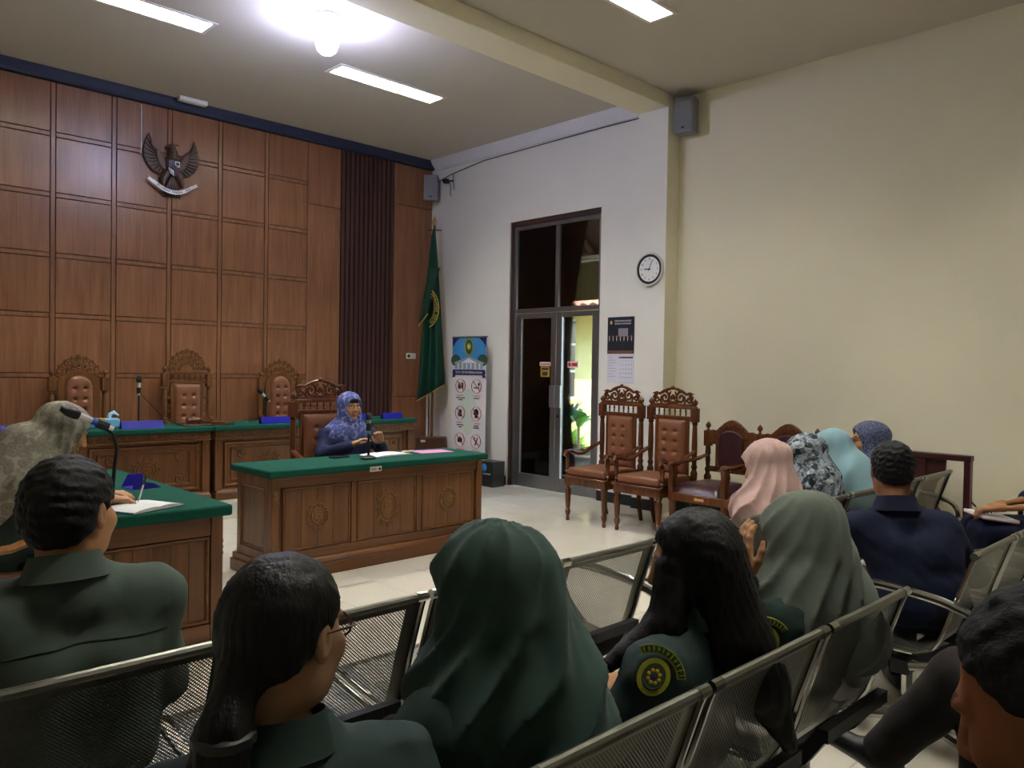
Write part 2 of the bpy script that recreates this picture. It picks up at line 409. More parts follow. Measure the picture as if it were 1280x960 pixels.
# ================= LAMPS =================
def lamp(x0, y0, x1, y1, label):
    w, d = x1-x0, y1-y0; cx, cy = (x0+x1)/2, (y0+y1)/2
    r = empty('ceiling_lamp', (cx, cy, ZC), 0, label, 'lamp', 'recessed louvred ceiling lamps')
    h = MB(); t = .004; hw, hd = w/2-.002, d/2-.002
    h.box((-hw, -hd, .095), (hw, hd, .1)).box((-hw, -hd, .0), (-hw+t, hd, .095)).box((hw-t, -hd, 0), (hw, hd, .095)).box((-hw+t, -hd, 0), (hw-t, -hd+t, .095)).box((-hw+t, hd-t, 0), (hw-t, hd, .095))
    h.build('housing', M_refl, r, smooth=0)
    f = MB(); e = .022
    f.box((-w/2-.01, -d/2-.01, -.006), (w/2+.01, -d/2+e, -.0005)).box((-w/2-.01, d/2-e, -.006), (w/2+.01, d/2+.01, -.0005)).box((-w/2-.01, -d/2+e, -.006), (-w/2+e, d/2-e, -.0005)).box((w/2-e, -d/2+e, -.006), (w/2+.01, d/2-e, -.0005))
    f.build('frame', M_whitep, r, smooth=0)
    for s in (-1, 1): MB().tube([(-w/2+.04, s*d*.22, .07), (w/2-.04, s*d*.22, .07)], .013, 10).build('tube', M_tube, r)
    MB().box((-w/2+e, -.0015, .002), (w/2-e, .0015, .045)).build('louver_spine', M_blade, r, smooth=0)
    bm_ = MB().box((-.0012, -d/2+e, .002), (.0012, d/2-e, .045)).mesh('louver_blade', M_blade, 0)
    for k in range(1, 15): put('louver_blade', bm_, r, (-w/2+k*w/15, 0, 0))
    return r
lamp(*LAMPS[0], 'recessed louvred ceiling lamp between the round bulb and the dark slats')
lamp(*LAMPS[1], 'recessed louvred ceiling lamp above the wooden eagle emblem wall')
lamp(*LAMPS[2], 'recessed louvred ceiling lamp on the audience side of the beam')
lamp(*LAMPS[3], 'recessed louvred ceiling lamp above the clerk desk on the audience side of the beam')
lamp(*LAMPS[4], 'recessed louvred ceiling lamp above the bench of the man in navy shirt')
lamp(*LAMPS[5], 'recessed louvred ceiling lamp above the women in green uniform')
b = empty('bulb_lamp', (3.36, 5.70, ZC), 0, 'glowing round bulb hanging under a grey ceiling disc', 'lamp')
MB().lathe([(.0, 0), (.115, 0), (.115, -.012), (.08, -.022), (.045, -.03), (.03, -.075), (.0, -.075)], 24).build('ceiling_disc', M_greyp, b)
MB().lathe([(.026, -.075), (.03, -.11), (.04, -.12)], 16).build('socket', M_whitep, b)
MB().lathe([(.035, -.12), (.07, -.14), (.088, -.18), (.09, -.23), (.075, -.275), (.045, -.30), (.0, -.308)], 24).build('globe', M_bulb, b)
s = empty('smoke_detector_lamp', (3.40, 8.50, ZC), 0, 'small white emergency light on ceiling by the navy trim', 'light')
MB().box((-.15, -.04, -.05), (.15, .04, -.001)).build('case', M_whitep, s, bevel=.006); MB().box((-.11, -.047, -.04), (.11, -.0405, -.012)).build('cover', M_paper, s, bevel=.003)

# ================= OUTSIDE THE DOOR =================
M_grass = plain('grass', '5d8a3c', .9, var=.4, scale=30, bump=.4)
M_yel = plain('yellow outside wall', 'b8ac74', .8)
M_leafb = plain('bright leaf', '8bb45a', .5, var=.35, scale=15); M_leafd = plain('dark leaf', '2c4a26', .45, var=.3, scale=15)
M_terr = plain('terrace tile', 'b9b2a4', .3); M_brn = wood('dark timber cladding', '4a3527', '6a4d3a', 2, 4, .5)
struct('terrace', MB().box((XR+.22, 4.0, -.12), (8.7, 12.5, -.01)), M_terr)
struct('garden', MB().box((8.7, 4.0, -.2), (16, 16, -.06)), M_grass)
struct('wall_outside', MB().box((11, 6, -.06), (11.2, 9.72, 2.45)).box((11, 9.72, 2.4), (11.2, 10.3, 2.45)).box((11, 9.72, -.06), (11.2, 10.3, .9)).box((11, 10.3, -.06), (11.2, 14, 2.45)), M_yel)
wo = empty('window_1', (11.05, 10.01, .9)); wo['kind'] = 'structure'
MB().box((0, -.29, 0), (.02, .29, 1.5)).build('pane', plain('dark window pane', '23282a', .1), wo)
wf = MB()
for z in (0, .5, 1.0, 1.45): wf.box((-.03, -.29, z), (-.002, .29, z+.045))
wf.build('window_frame', M_whitep, wo)
# added planks imitate the brown reflection in the tinted leaf; roof over the terrace
sc = empty('reflection_screen', (8.25, 9.2, -.01), 0, 'added dark brown planks outside imitating the reflection in the tinted door leaf', 'screen')
for k in range(16): MB().box((-.02, -1.58+k*.2, 0), (.02, -1.585+(k+1)*.2, 3.6)).build('plank', M_brn, sc, bevel=.004)
MB().box((-.05, -1.62, 0), (.05, -1.59, 3.6)).box((-.03, -1.6, 2.0), (-.021, 1.6, 2.08)).build('rail', M_brn, sc)
rfm = MB().prism([(7.0, 3.9), (7.0, 4.0), (8.9, 2.58), (8.9, 2.48)], 4.5, 12.5, 'xz')
struct('terrace_roof', rfm, M_brn)
for k in range(5): MB().tube([(7.02, 5.5+k*1.4, 3.84), (8.88, 5.5+k*1.4, 2.44)], .045, 4).build('rafter', M_brn, bpy.data.objects['terrace_roof'])
rt_ = empty('tiled_roof', (11.0, 9.6, 2.2), 0, 'sunlit tiled roof edge of the yellow building outside', 'roof')
tm = MB()
tm.T = Matrix.Identity(4)
rtm = MB().tube([(-.7, 0, 0), (.5, 0, .55)], .11, 8).mesh('roof_tile', plain('roof tile', 'b98f78', .8, var=.3, scale=8), 40)
for k in range(20): put('roof_tile', rtm, rt_, (0, -2.2+k*.215, .3))
tl = empty('tube_light', (8.1, 7.05, 2.92), 0, 'unlit pale tube light under the terrace roof outside', 'light')
MB().tube([(0, -.45, 0), (0, .45, 0)], .018, 8).build('tube', plain('unlit tube', 'e8e2d0', .4), tl); MB().box((-.03, -.5, .02), (.03, .5, .06)).build('batten', M_whitep, tl)
def leafplant(name, loc, n, L, w, mat, label, spread=.9, up=.5, cat='plant', pot=False, grp='garden plants outside the door'):
    r = empty(name, loc, random.random()*6, label, cat, grp); fm = MB()
    for i in range(n):
        a = random.random()*2*PI; l = L*(.6+.5*random.random()); el = up+random.random()*spread; ww = w*(.7+.5*random.random())
        P0 = Vector((0, 0, L*.25*random.random())); d = Vector((math.cos(a)*math.cos(el), math.sin(a)*math.cos(el), math.sin(el))); sd = Vector((-math.sin(a), math.cos(a), 0))
        rows = []
        for k in range(5):
            t = k/4; c = P0+d*l*t+Vector((0, 0, -l*.35*t*t)); wd = ww*math.sin(PI*min(.97, t*.9+.08))
            rows.append([tuple(c-sd*wd), tuple(c+Vector((0, 0, -wd*.25))), tuple(c+sd*wd)])
        fm.grid(rows)
    fm.build('foliage', mat, r)
    MB().tube([(0, 0, -.3 if pot else -.02), (0, 0, L*.3)], .02, 6).build('stem', M_brn, r)
    if pot: MB().lathe([(.0, -.62), (.13, -.62), (.18, -.3), (.16, -.3), (.14, -.34), (0, -.34)], 14).build('pot', M_blackp, r)
    return r
leafplant('dracaena', (8.9, 7.95, .61), 60, .5, .03, M_leafd, 'dark spiky leaved plant outside in front of the yellow wall', pot=True, grp=None)
leafplant('broadleaf_plant', (8.5, 7.42, .61), 9, .42, .09, plain('mid leaf', '4e7a34', .4, var=.3), 'broad leaved potted plant outside behind the clear door leaf', up=.6, pot=True, grp=None)
for i, (x, y, L, lab) in enumerate([(9.05, 7.25, .30, 'small sunlit shrub in the garden beside the low black planter'), (9.85, 7.55, .42, 'sunlit bushy shrub in the garden behind the broad leaved potted plant'), (10.2, 9.05, .62, 'tall sunlit shrub in the garden under the dark outside window'), (9.35, 8.5, .42, 'sunlit shrub in the garden behind the dark spiky plant')]):
    leafplant('garden_shrub', (x, y, -.06), 170, L, .05, M_leafb, lab, up=.35, spread=1.2)
px = empty('planter_box', (8.05, 6.75, -.01), 0, 'low black planter on the terrace outside the door', 'planter')
MB().box((-.12, -.35, .05), (.12, .35, .3)).build('box', M_blackp, px, bevel=.006)
for a in (-.3, .3): MB().cbox((0, a, .026), (.2, .06, .05)).build('foot', M_blackp, px)

# ================= CARVING HELPERS =================
def arc(cx, cz, r, a0, a1, n=16, y=0, sx=1): return [(cx+sx*r*math.cos(a0+(a1-a0)*i/(n-1)), y, cz+r*math.sin(a0+(a1-a0)*i/(n-1))) for i in range(n)]
def ring(mb, R, ratio, tr, y=0, n=28): mb.tube([(R*math.cos(2*PI*i/n), y, R*ratio*math.sin(2*PI*i/n)) for i in range(n)], tr, 6, closed=True)
def medallion(R, ratio=1.0, ornate=True):
    m = MB(); ring(m, R*.52, ratio, R*.07); ring(m, R*.86 if not ornate else R*.74, ratio, R*.06)
    n = 12 if ornate else 14
    for k in range(n):
        a = 2*PI*k/n; c, s_ = math.cos(a), math.sin(a)
        m.tube(spiral(R*.8*c, R*.8*s_*ratio, R*.17, 1.2, a, 1 if k % 2 else -1, 0, 12), [R*.06]*12, 5)
        if ornate: m.ball((R*.98*c, 0, R*.98*s_*ratio), R*.07, 6, 4)
    m.tube(spiral(0, 0, R*.34, 1.3, .6, 1, 0, 20), R*.08, 6)
    m.ball((0, 0, 0), (R*.5, R*.05, R*.5*ratio), 16, 6)
    for k in range(8):
        a = 2*PI*k/8; m.tube([(R*.36*math.cos(a), 0, R*.36*math.sin(a)*ratio), (R*.5*math.cos(a), 0, R*.5*math.sin(a)*ratio)], R*.05, 5)
    return m
def frame_panel(w, h, bw=.018, d=.012):     # raised moulding ring in xz plane, protruding to -y
    m = MB(); prof = [(0, 0), (bw*.3, -d), (bw*.7, -d*.8), (bw, 0)]
    pts = []
    for o, y in prof: pts.append([(-w/2+o, y, o), (w/2-o, y, o), (w/2-o, y, h-o), (-w/2+o, y, h-o)])
    vs = [p for r_ in pts for p in r_]; fs = []
    for i in range(len(prof)-1):
        for k in range(4): fs.append((i*4+k, i*4+(k+1) % 4, (i+1)*4+(k+1) % 4, (i+1)*4+k))
    m.add(vs, fs); return m
def carved_band(w, h, n):
    m = MB()
    for k in range(n):
        x = -w/2+w*(k+.5)/n; sgn = 1 if k % 2 else -1; r = h*.36
        m.tube(spiral(x, sgn*h*.08, r, 1.3, sgn*PI/2, sgn, 0, 12), [h*.11]*12, 5)
        m.ball((x+w/n*.5, 0, 0), (w/n*.16, h*.1, h*.2), 6, 4)
    return m
def cloth_top(w, d, t, ov=.004):
    return MB().box((-w/2, -d/2, -t), (w/2, d/2, 0))

# ================= WITNESS DESK =================
def planks(parent, x0, x1, z0, z1, y, n, mat=None, axis='x'):
    wd = (x1-x0)/n; me = MB().box((.0006, 0, 0), (wd-.0006, .012, z1-z0)).mesh('plank', mat or M_teak, 0)
    for k in range(n): put('plank', me, parent, (x0+k*wd, y, z0), bevel=.0015)
WZ = .75
wd_ = empty('witness_desk', (3.41, 5.09, 0), 0, 'carved wooden desk with green cloth top where the woman in blue scarf sits', 'desk')
MB().box((-.97, -.29, WZ-.05), (.97, .29, WZ)).build('green_cloth_top', M_green, wd_, bevel=.012, seg=3)
MB().box((-.97, -.29, 0), (.97, -.15, .085)).box((-.97, -.15, 0), (-.88, .29, .085)).box((.88, -.15, 0), (.97, .29, .085)).prism([(-.29, .085), (-.275, .115), (-.265, .125), (-.18, .125), (-.15, .085)], -.955, .955, 'yz').box((-.955, -.15, .085), (-.89, .285, .125)).box((.89, -.15, .085), (.955, .285, .125)).build('plinth', M_teakh, wd_, bevel=.006, seg=2)
wb = MB(); X0, X1, Y0, Y1 = -.935, .935, -.255, .255
wb.box((X0+.015, Y0+.03, .125), (X1-.015, Y0+.055, WZ-.05)).box((X0+.012, Y0+.055, .125), (X0+.04, Y1, WZ-.05)).box((X1-.04, Y0+.055, .125), (X1-.012, Y1, WZ-.05)); wb.build('carcass', M_teak, wd_)
for x in (X0, X1-.06): MB().box((x, Y0, .125), (x+.06, Y0+.06, WZ-.05)).build('corner_post', M_teak, wd_, bevel=.006)
pn = []
inner = (X1-X0-.12)/3
MB().box((X0+.06, Y0+.008, WZ-.125), (X1-.06, Y0+.03, WZ-.05)).box((X0+.06, Y0+.008, .125), (X1-.06, Y0+.03, .185)).build('rail', M_teakh, wd_, bevel=.003)
for k in (1, 2): MB().box((X0+.06+k*inner-.022, Y0+.008, .185), (X0+.06+k*inner+.022, Y0+.03, WZ-.125)).build('stile', M_teak, wd_, bevel=.003)
for k in range(3):
    xc = X0+.06+(k+.5)*inner; w = inner-.05
    pp = MB().box((xc-w/2, Y0+.022, .185), (xc+w/2, Y0+.0295, WZ-.125)).build('front_panel', M_teak, wd_)
    planks(pp, xc-w/2+.02, xc+w/2-.02, .205, WZ-.145, Y0+.014, 4)
    frame_panel(w, WZ-.125-.185, .022, .014).build('moulding', M_teakh, pp, (xc, Y0+.022, .185))
    (medallion(.105, 1.45, True) if k == 1 else medallion(.092, 1.08, False)).build('carved_medallion', M_carvl, pp, (xc, Y0+.011, .41))
sp = MB().box((X0+.0, Y0+.06, .125), (X0+.012, Y0+.1, WZ-.05)).box((X0, Y1-.05, .125), (X0+.012, Y1, WZ-.05)).box((X0, Y0+.1, WZ-.125), (X0+.012, Y1-.05, WZ-.05)).box((X0, Y0+.1, .125), (X0+.012, Y1-.05, .19)).build('side_frame', M_teak, wd_, bevel=.003)
f = frame_panel(.36, WZ-.125-.19, .02, .012); f.build('moulding', M_teak, wd_, (X0+.012, .025, .19), (0, 0, -PI/2))
cm_ = MB()
for z in (.52, .555, .59): cm_.tube(spiral(0, z, .018, 1.2, 0, 1, 0, 10), .006, 5)
cm_.build('post_carving', M_carvl, wd_, (X0+.03, Y0-.004, 0))
lb = MB().cbox((0, 0, 0), (.1, .003, .036)).build('label_plate', plain('aged paper label', 'c8c2b2', .7), wd_, (-.14, -.292, WZ-.045), (.05, 0, 0), label='small white inventory label')
MB().cbox((-.02, -.002, .005), (.045, .001, .004)).cbox((-.02, -.002, -.006), (.045, .001, .004)).cbox((.033, -.002, 0), (.018, .001, .018)).build('print', M_ink, lb)

# ================= JUDGES' BENCH (four desks side by side) =================
def judge_desk(x, label):
    W = 1.155; r = empty('judge_desk', (x, 7.6, .15), 0, label, 'desk', 'judges desks on the dais'); Hh = .71
    MB().box((-W/2-.012, -.31, Hh-.045), (W/2+.012, .31, Hh)).build('green_cloth_top', M_green, r, bevel=.01, seg=2)
    MB().box((-W/2, -.29, 0), (W/2, .29, .07)).prism([(-.29, .07), (-.27, .095), (.27, .095), (.29, .07)], -W/2+.01, W/2-.01, 'yz').build('plinth', M_teakh, r, bevel=.005)
    MB().box((-W/2+.02, -.22, .095), (W/2-.02, .26, Hh-.045)).build('carcass', M_teak, r)
    MB().box((-W/2+.005, -.27, Hh-.115), (W/2-.005, -.22, Hh-.045)).build('frieze', M_teakh, r, bevel=.004)
    fb = carved_band(W-.04, .06, 22); fb.build('frieze_carving', M_carv, r, (0, -.272, Hh-.08))
    MB().box((-W/2+.0, -.285, Hh-.128), (W/2, -.22, Hh-.115)).build('cornice', M_carvl, r, bevel=.004)
    for s in (-1, 1):
        p = MB().box((s*(W/2-.04)-.035, -.26, .095), (s*(W/2-.04)+.035, -.22, Hh-.128)).build('corner_post', M_teak, r, bevel=.004)
        c = MB()
        for z in (.47, .5, .53): c.tube(spiral(0, z, .016, 1.2, 0, 1, 0, 10), .006, 5)
        c.build('post_carving', M_carvl, p, (s*(W/2-.04), -.262, 0))
    pw = W-.2
    frame_panel(pw, .44, .03, .02).build('moulding', M_teakh, r, (0, -.22, .115))
    frame_panel(pw-.14, .32, .02, .014).build('inner_moulding', M_teakh, r, (0, -.22, .175))
    m = medallion(.13, .8, True); m.build('carved_medallion', M_carv, r, (0, -.224, .335))
    for sx in (-1, 1):
        for sz in (-1, 1): MB().tube(spiral(sx*.3, .335+sz*.1, .05, 1.1, 0, sx*sz, 0, 12), .011, 5).build('corner_scroll', M_carv, r, (0, -.224, 0))
for i, (x, l) in enumerate([(1.37, 'carved judge desk beside the woman in grey scarf, under the leftmost blue name stand'), (2.555, 'carved judge desk holding the tissue pack and a microphone'), (3.75, 'carved judge desk behind the seated woman with gavel at its corner'), (4.94, 'carved judge desk at the end of the bench next to the green flag')]):
    judge_desk(x, l)

# ================= CLERK DESK =================
ck = empty('clerk_desk', (1.365, 4.66, 0), 0, 'carved wooden desk with green cloth top where the woman writes', 'desk')
MB().box((-.37, -.87, WZ-.055), (.37, .87, WZ)).build('green_cloth_top', M_green, ck, bevel=.012, seg=3)
MB().box((-.36, -.86, 0), (.36, -.75, .05)).box((-.35, -.85, .05), (.35, -.755, .075)).box((.27, -.75, 0), (.36, .86, .05)).box((.28, -.755, .05), (.35, .85, .075)).box((-.36, .78, 0), (.27, .86, .075)).build('plinth', M_teakh, ck, bevel=.01, seg=2)
MB().box((-.33, -.80, .075), (.33, -.775, WZ-.055)).box((.30, -.775, .075), (.33, .80, WZ-.055)).box((-.33, .80, .075), (.33, .83, WZ-.055)).build('carcass', M_teak, ck)
for x in (-.335, .275): MB().box((x, -.835, .075), (x+.06, -.80, WZ-.055)).build('corner_post', M_teak, ck, bevel=.003)
for a_, b_ in ((WZ-.15, WZ-.055), (.075, .16)): MB().box((-.275, -.832, a_), (.275, -.80, b_)).build('rail', M_teakh, ck, bevel=.003)
planks(ck, -.26, .26, .175, WZ-.165, -.812, 6)
frame_panel(.55, WZ-.15-.16, .024, .014).build('moulding', M_teakh, ck, (0, -.815, .16))
c = MB()
for k in range(3): c.tube(spiral(0, .5+.03*k, .016, 1.2, 0, 1, 0, 10), .006, 5)
c.build('post_carving', M_carv, ck, (.337, -.81, 0), (0, 0, PI/2))

# ================= ORNATE CHAIRS =================
def turned(h, r, seed=0):
    """baluster profile of height h, max radius r"""
    k = [(0, .55), (.03, .75), (.06, .55), (.1, .5), (.16, .95), (.2, 1.0), (.24, .7), (.27, .5), (.3, .85), (.33, .5), (.38, .62), (.6, .9), (.72, .95), (.8, .6), (.83, .5), (.86, .9), (.9, .9), (.93, .6), (1, .6)]
    return [(q*r, t*h) for t, q in k]
def finial(r, h): return [(r*.6, 0), (r*.7, h*.08), (r*.35, h*.2), (r*.9, h*.42), (r, h*.55), (r*.85, h*.7), (r*.35, h*.85), (r*.15, h*.95), (0, h)]
def tufted(w, h, cols, rows, arch=0, depth=.035):
    NU, NV = 25, 41; P = []
    bx_ = [(c-(cols-1)/2)*w/(cols+.7) for c in range(cols)]; bz = [h*(.12+.76*(r_+.5)/rows) for r_ in range(rows)]
    for i in range(NU):
        row = []
        for j in range(NV):
            u = -1+2*i/(NU-1); v = j/(NV-1); x = u*w/2; top = h-arch*(1-math.sqrt(max(0, 1-(u*.98)**2))) if arch else h
            z = v*top
            ed = (1-abs(u)**6)*(1-abs(2*v-1)**10); y = -depth*ed**.5
            for cx in bx_:
                for cz in bz: y += .030*math.exp(-((x-cx)**2+(z-cz)**2)/(.017**2))
            for cz in bz: y += .004*math.exp(-((z-cz)/.007)**2)*ed
            row.append((x, min(y, 0), z))
        P.append(row)
    m = MB().grid(P); return m, [(x, z) for x in bx_ for z in bz]
def crest_scroll(mb, w, h, z0, y=0):
    """pierced C-scroll crest"""
    t = .0115
    mb.box((-w/2, y-.014, z0-.012), (w/2, y+.014, z0+.012))
    for s in (-1, 1):
        mb.tube(spiral(s*w*.2, z0+h*.40, h*.34, 1.35, PI/2 if s > 0 else PI/2, s*1, y, 22), [t*1.1]*22, 6)
        mb.tube(spiral(s*w*.40, z0+h*.30, h*.22, 1.3, PI*.5, -s, y, 18), [t]*18, 6)
        mb.tube(spiral(s*w*.08, z0+h*.16, h*.13, 1.2, -PI/2, s, y, 14), [t*.9]*14, 6)
        mb.tube([(s*w*.02, y, z0+h*.92), (s*w*.12, y, z0+h*.86), (s*w*.24, y, z0+h*.74), (s*w*.33, y, z0+h*.6), (s*w*.42, y, z0+h*.66), (s*w*.52, y, z0+h*.62)], [t*.9, t*1.3, t*1.4, t*1.2, t*1.2, t*.3], 6)
        mb.tube([(s*w*.5, y, z0+.01), (s*w*.45, y, z0+h*.25), (s*w*.49, y, z0+h*.42), (s*w*.44, y, z0+h*.6)], [t, t*1.3, t, t*.8], 6)
        mb.tube([(s*w*.27, y, z0), (s*w*.31, y, z0+h*.2), (s*w*.29, y, z0+h*.5)], [t, t*1.1, t*.6], 6)
        mb.tube([(s*w*.02, y, z0+h*.3), (s*w*.10, y, z0+h*.5), (s*w*.05, y, z0+h*.75)], [t, t*1.2, t*.7], 6)
    mb.ball((0, y, z0+h*.95), (w*.055, .016, h*.12), 8, 6); mb.ball((0, y, z0+h*.45), (w*.05, .018, h*.16), 8, 6); mb.ball((0, y, z0+h*.12), (w*.06, .016, h*.1), 8, 6)
def crest_dome(mb, w, h, z0, y=0, inner=0.0):
    """dense pierced dome of scrolls; inner leaves an arch free below"""
    t = .009
    for rr, n in ((.92, 11), (.66, 9), (.4, 6)):
        if rr < inner: continue
        for k in range(n):
            a = PI*(k+.5)/n; sg = 1 if a < PI/2 else -1
            cx, cz = rr*w/2*math.cos(a), z0+rr*h*math.sin(a)
            mb.tube(spiral(cx, cz, min(w, h)*.105, 1.35, a, sg, y, 13), [t]*13, 5)
            mb.tube([(cx, y, cz), (cx*1.1, y-.006, z0+(cz-z0)*1.1), (cx*1.17, y, z0+(cz-z0)*1.16)], [t*.8, t*1.3, t*.2], 5)
    mb.tube(arc(0, z0, h*.99, .08, PI-.08, 26, y, w/2/h*.98), t*.8, 5); mb.tube(arc(0, z0, h*.78, .08, PI-.08, 24, y, w/2/h), t*.7, 5)
    mb.box((-w*.14, y-.012, z0+h*.38), (w*.14, y-.002, z0+h*.62)) if not inner else None
    mb.ball((0, y, z0+h*1.0), (w*.06, .014, h*.1), 8, 5)
def arm_parts(r, mat, W, yf, yb, za, zs):
    for s in (-1, 1):
        x = s*W/2
        a = MB().tube([(x, yb, za+.06), (x, yb-.12, za+.02), (x, yb-.26, za-.035), (x, yf+.14, za-.03), (x, yf+.05, za), (x, yf, za-.005), (x, yf-.02, za-.035), (x, yf+.005, za-.05)], [.02, .024, .026, .026, .028, .028, .022, .012], 8, flat=.75)
        a.build('arm', mat, r)
        MB().lathe(turned(za-.03-zs, .023), 10, TR(x, yf+.02, zs)).build('arm_support', mat, r)
def ornate_chair(kind, loc, rz, label, group, mat=M_chair, Wc=.52, zs=.43, back_h=1.14, crest_h=.165):
    r = empty('carved_armchair', loc, rz, label, 'chair', group); yf, yb = -.27, .27
    for s in (-1, 1):
        MB().lathe([(q, z) for q, z in reversed([(rr*1.0, .375-zz) for rr, zz in turned(.375, .03)])] if False else [(.016, 0), (.02, .02), (.014, .04), (.024, .07), (.027, .1), (.018, .115), (.022, .13), (.03, .27), (.031, .3), (.02, .32), (.03, .335), (.032, .352)], 12, TR(s*(Wc/2-.03), yf+.03, 0)).build('leg', mat, r)
        MB().tube([(s*(Wc/2-.04), yb+.05, 0), (s*(Wc/2-.035), yb+.015, .12), (s*(Wc/2-.03), yb-.02, .36)], [.02, .024, .028], 6).build('leg', mat, r)
    MB().box((-Wc/2, yf, .35), (Wc/2, yb, .43)).box((-Wc/2-.012, yf-.014, .418), (Wc/2+.012, yf+.02, .438)).build('seat_frame', mat, r, bevel=.006, seg=2)
    MB().box((-Wc/2+.025, yf+.015, .432), (Wc/2-.025, yb-.05, .515)).build('cushion', M_leather, r, bevel=.028, seg=4)
    zp = zs
    for s in (-1, 1):
        x = s*(Wc/2-.015); h = back_h-zp
        p = MB().lathe([(.022, 0), (.022, .02), (.03, .06), (.032, .10), (.02, .13), (.03, .155), (.02, .18), (.024, .22), (.026, h*.5), (.023, h*.7), (.02, h*.75), (.03, h*.77), (.02, h*.79)], 12, TR(x, yb-.01, zp)).box((x-.032, yb-.042, zp+h*.79), (x+.032, yb+.022, zp+h*.97)).build('back_post', mat, r, bevel=.004)
        MB().lathe(finial(.026, .085), 10, TR(x, yb-.01, zp+h*.97)).build('finial', mat, p)
    ip = Wc-.15
    if kind in ('spindle', 'dome'):
        zt = back_h-.13
        MB().box((-ip/2, yb-.03, .47), (-ip/2+.035, yb, zt+.03)).box((ip/2-.035, yb-.03, .47), (ip/2, yb, zt+.03)).box((-Wc/2+.03, yb-.03, zt), (Wc/2-.03, yb, zt+.03)).box((-Wc/2+.03, yb-.035, .455), (Wc/2-.03, yb, .5)).box((-Wc/2, yb-.035, back_h-.035), (Wc/2, yb+.01, back_h-.005)).build('back_frame', mat, r, bevel=.004)
        t_, btn = tufted(ip-.07, zt-.51, 2, 4); bk = t_.build('backrest', M_leather, r, (0, yb-.022, .505))
        MB().box((-ip/2+.035, yb-.018, .5), (ip/2-.035, yb-.006, zt)).build('back_board', M_leather, r)
        for x, z in btn: MB().ball((x, -.008, z), .0075, 8, 5).build('button', M_leather, bk)
        for k in range(6): MB().lathe(turned(.065, .011), 8, TR((k-2.5)*ip/6.2, yb-.015, zt+.031)).build('spindle', mat, r)
        if kind == 'dome':
            for s in (-1, 1):
                c_ = MB()
                for q in range(6): c_.tube(spiral(s*(ip/2+.02), .58+q*.07, .02, 1.2, 0, 1 if q % 2 else -1, yb-.02, 10), .006, 5)
                c_.build('side_carving', M_carv, r)
        cr = MB(); (crest_scroll if kind == 'spindle' else crest_dome)(cr, Wc*.86 if kind == 'spindle' else Wc*.8, crest_h, back_h, yb-.012); cr.build('crest', M_carv if kind == 'dome' else mat, r)
    else:
        hh = back_h-.5; t_, btn = tufted(ip-.1, hh, 2, 5, arch=.13); bk = t_.build('backrest', M_leather, r, (0, yb-.025, .5))
        for x, z in btn: MB().ball((x, -.008, z), .0075, 8, 5).build('button', M_leather, bk)
        o = ip/2+.01; ai = ip/2-.05
        def outl(a, top, n=20): return [(-a, .47)]+[(-a*math.cos(PI*k/n), top-a*.72+a*.72*math.sin(PI*k/n)) for k in range(n+1)]+[(a, .47)]
        A_, B_ = outl(o, back_h+.045), outl(ai, back_h-.0); n = len(A_); fm = MB()
        vs = [(x, yb-.03, z) for x, z in A_]+[(x, yb-.03, z) for x, z in B_]+[(x, yb, z) for x, z in A_]+[(x, yb, z) for x, z in B_]
        fs = []
        for i in range(n-1): fs += [(i, i+1, n+i+1, n+i), (2*n+i, 3*n+i, 3*n+i+1, 2*n+i+1), (i, 2*n+i, 2*n+i+1, i+1), (n+i, n+i+1, 3*n+i+1, 3*n+i)]
        fm.add(vs, fs); fm.build('back_frame', mat, r)
        MB().prism([(x*.99, z) for x, z in B_], yb-.02, yb-.008, 'xz').build('back_board', mat, r)
        MB().box((-Wc/2+.02, yb-.03, .44), (Wc/2-.02, yb, .49)).build('lower_rail', mat, r, bevel=.004)
        cr = MB(); crest_dome(cr, Wc*.92, crest_h+.11, back_h-.10, yb-.014, inner=.6); cr.build('crest', M_carv, r)
    arm_parts(r, mat, Wc-.01, yf+.02, yb-.03, .665, .43)
    return r
JG = 'judges carved armchairs on the dais'
for kind, x, bh, ch, lab in (('arch', 2.30, 1.17, .17, 'arched carved armchair with tan tufted back behind the tissue pack desk'), ('dome', 3.35, 1.22, .22, 'tall carved armchair with spindle gallery and domed crest behind the gavel'), ('arch', 4.42, 1.17, .17, 'arched carved armchair on the dais nearest the dark slats')):
    ornate_chair(kind, (x, 8.20, .15), 0, lab, JG, M_carv, .50, .43, bh, ch)
ornate_chair('spindle', (3.55, 5.80, 0), 0, 'carved armchair with scroll crest under the woman in blue scarf', None, M_chair, .55, .43, 1.17, .165)
ornate_chair('spindle', (5.90, 4.83, 0), -PI/2-.03, 'carved tan leather armchair standing next to the glass door', None, M_redwood)
ornate_chair('spindle', (5.90, 4.23, 0), -PI/2-.02, 'carved tan leather armchair between its twin by the door and the oxblood settee', None, M_redwood)

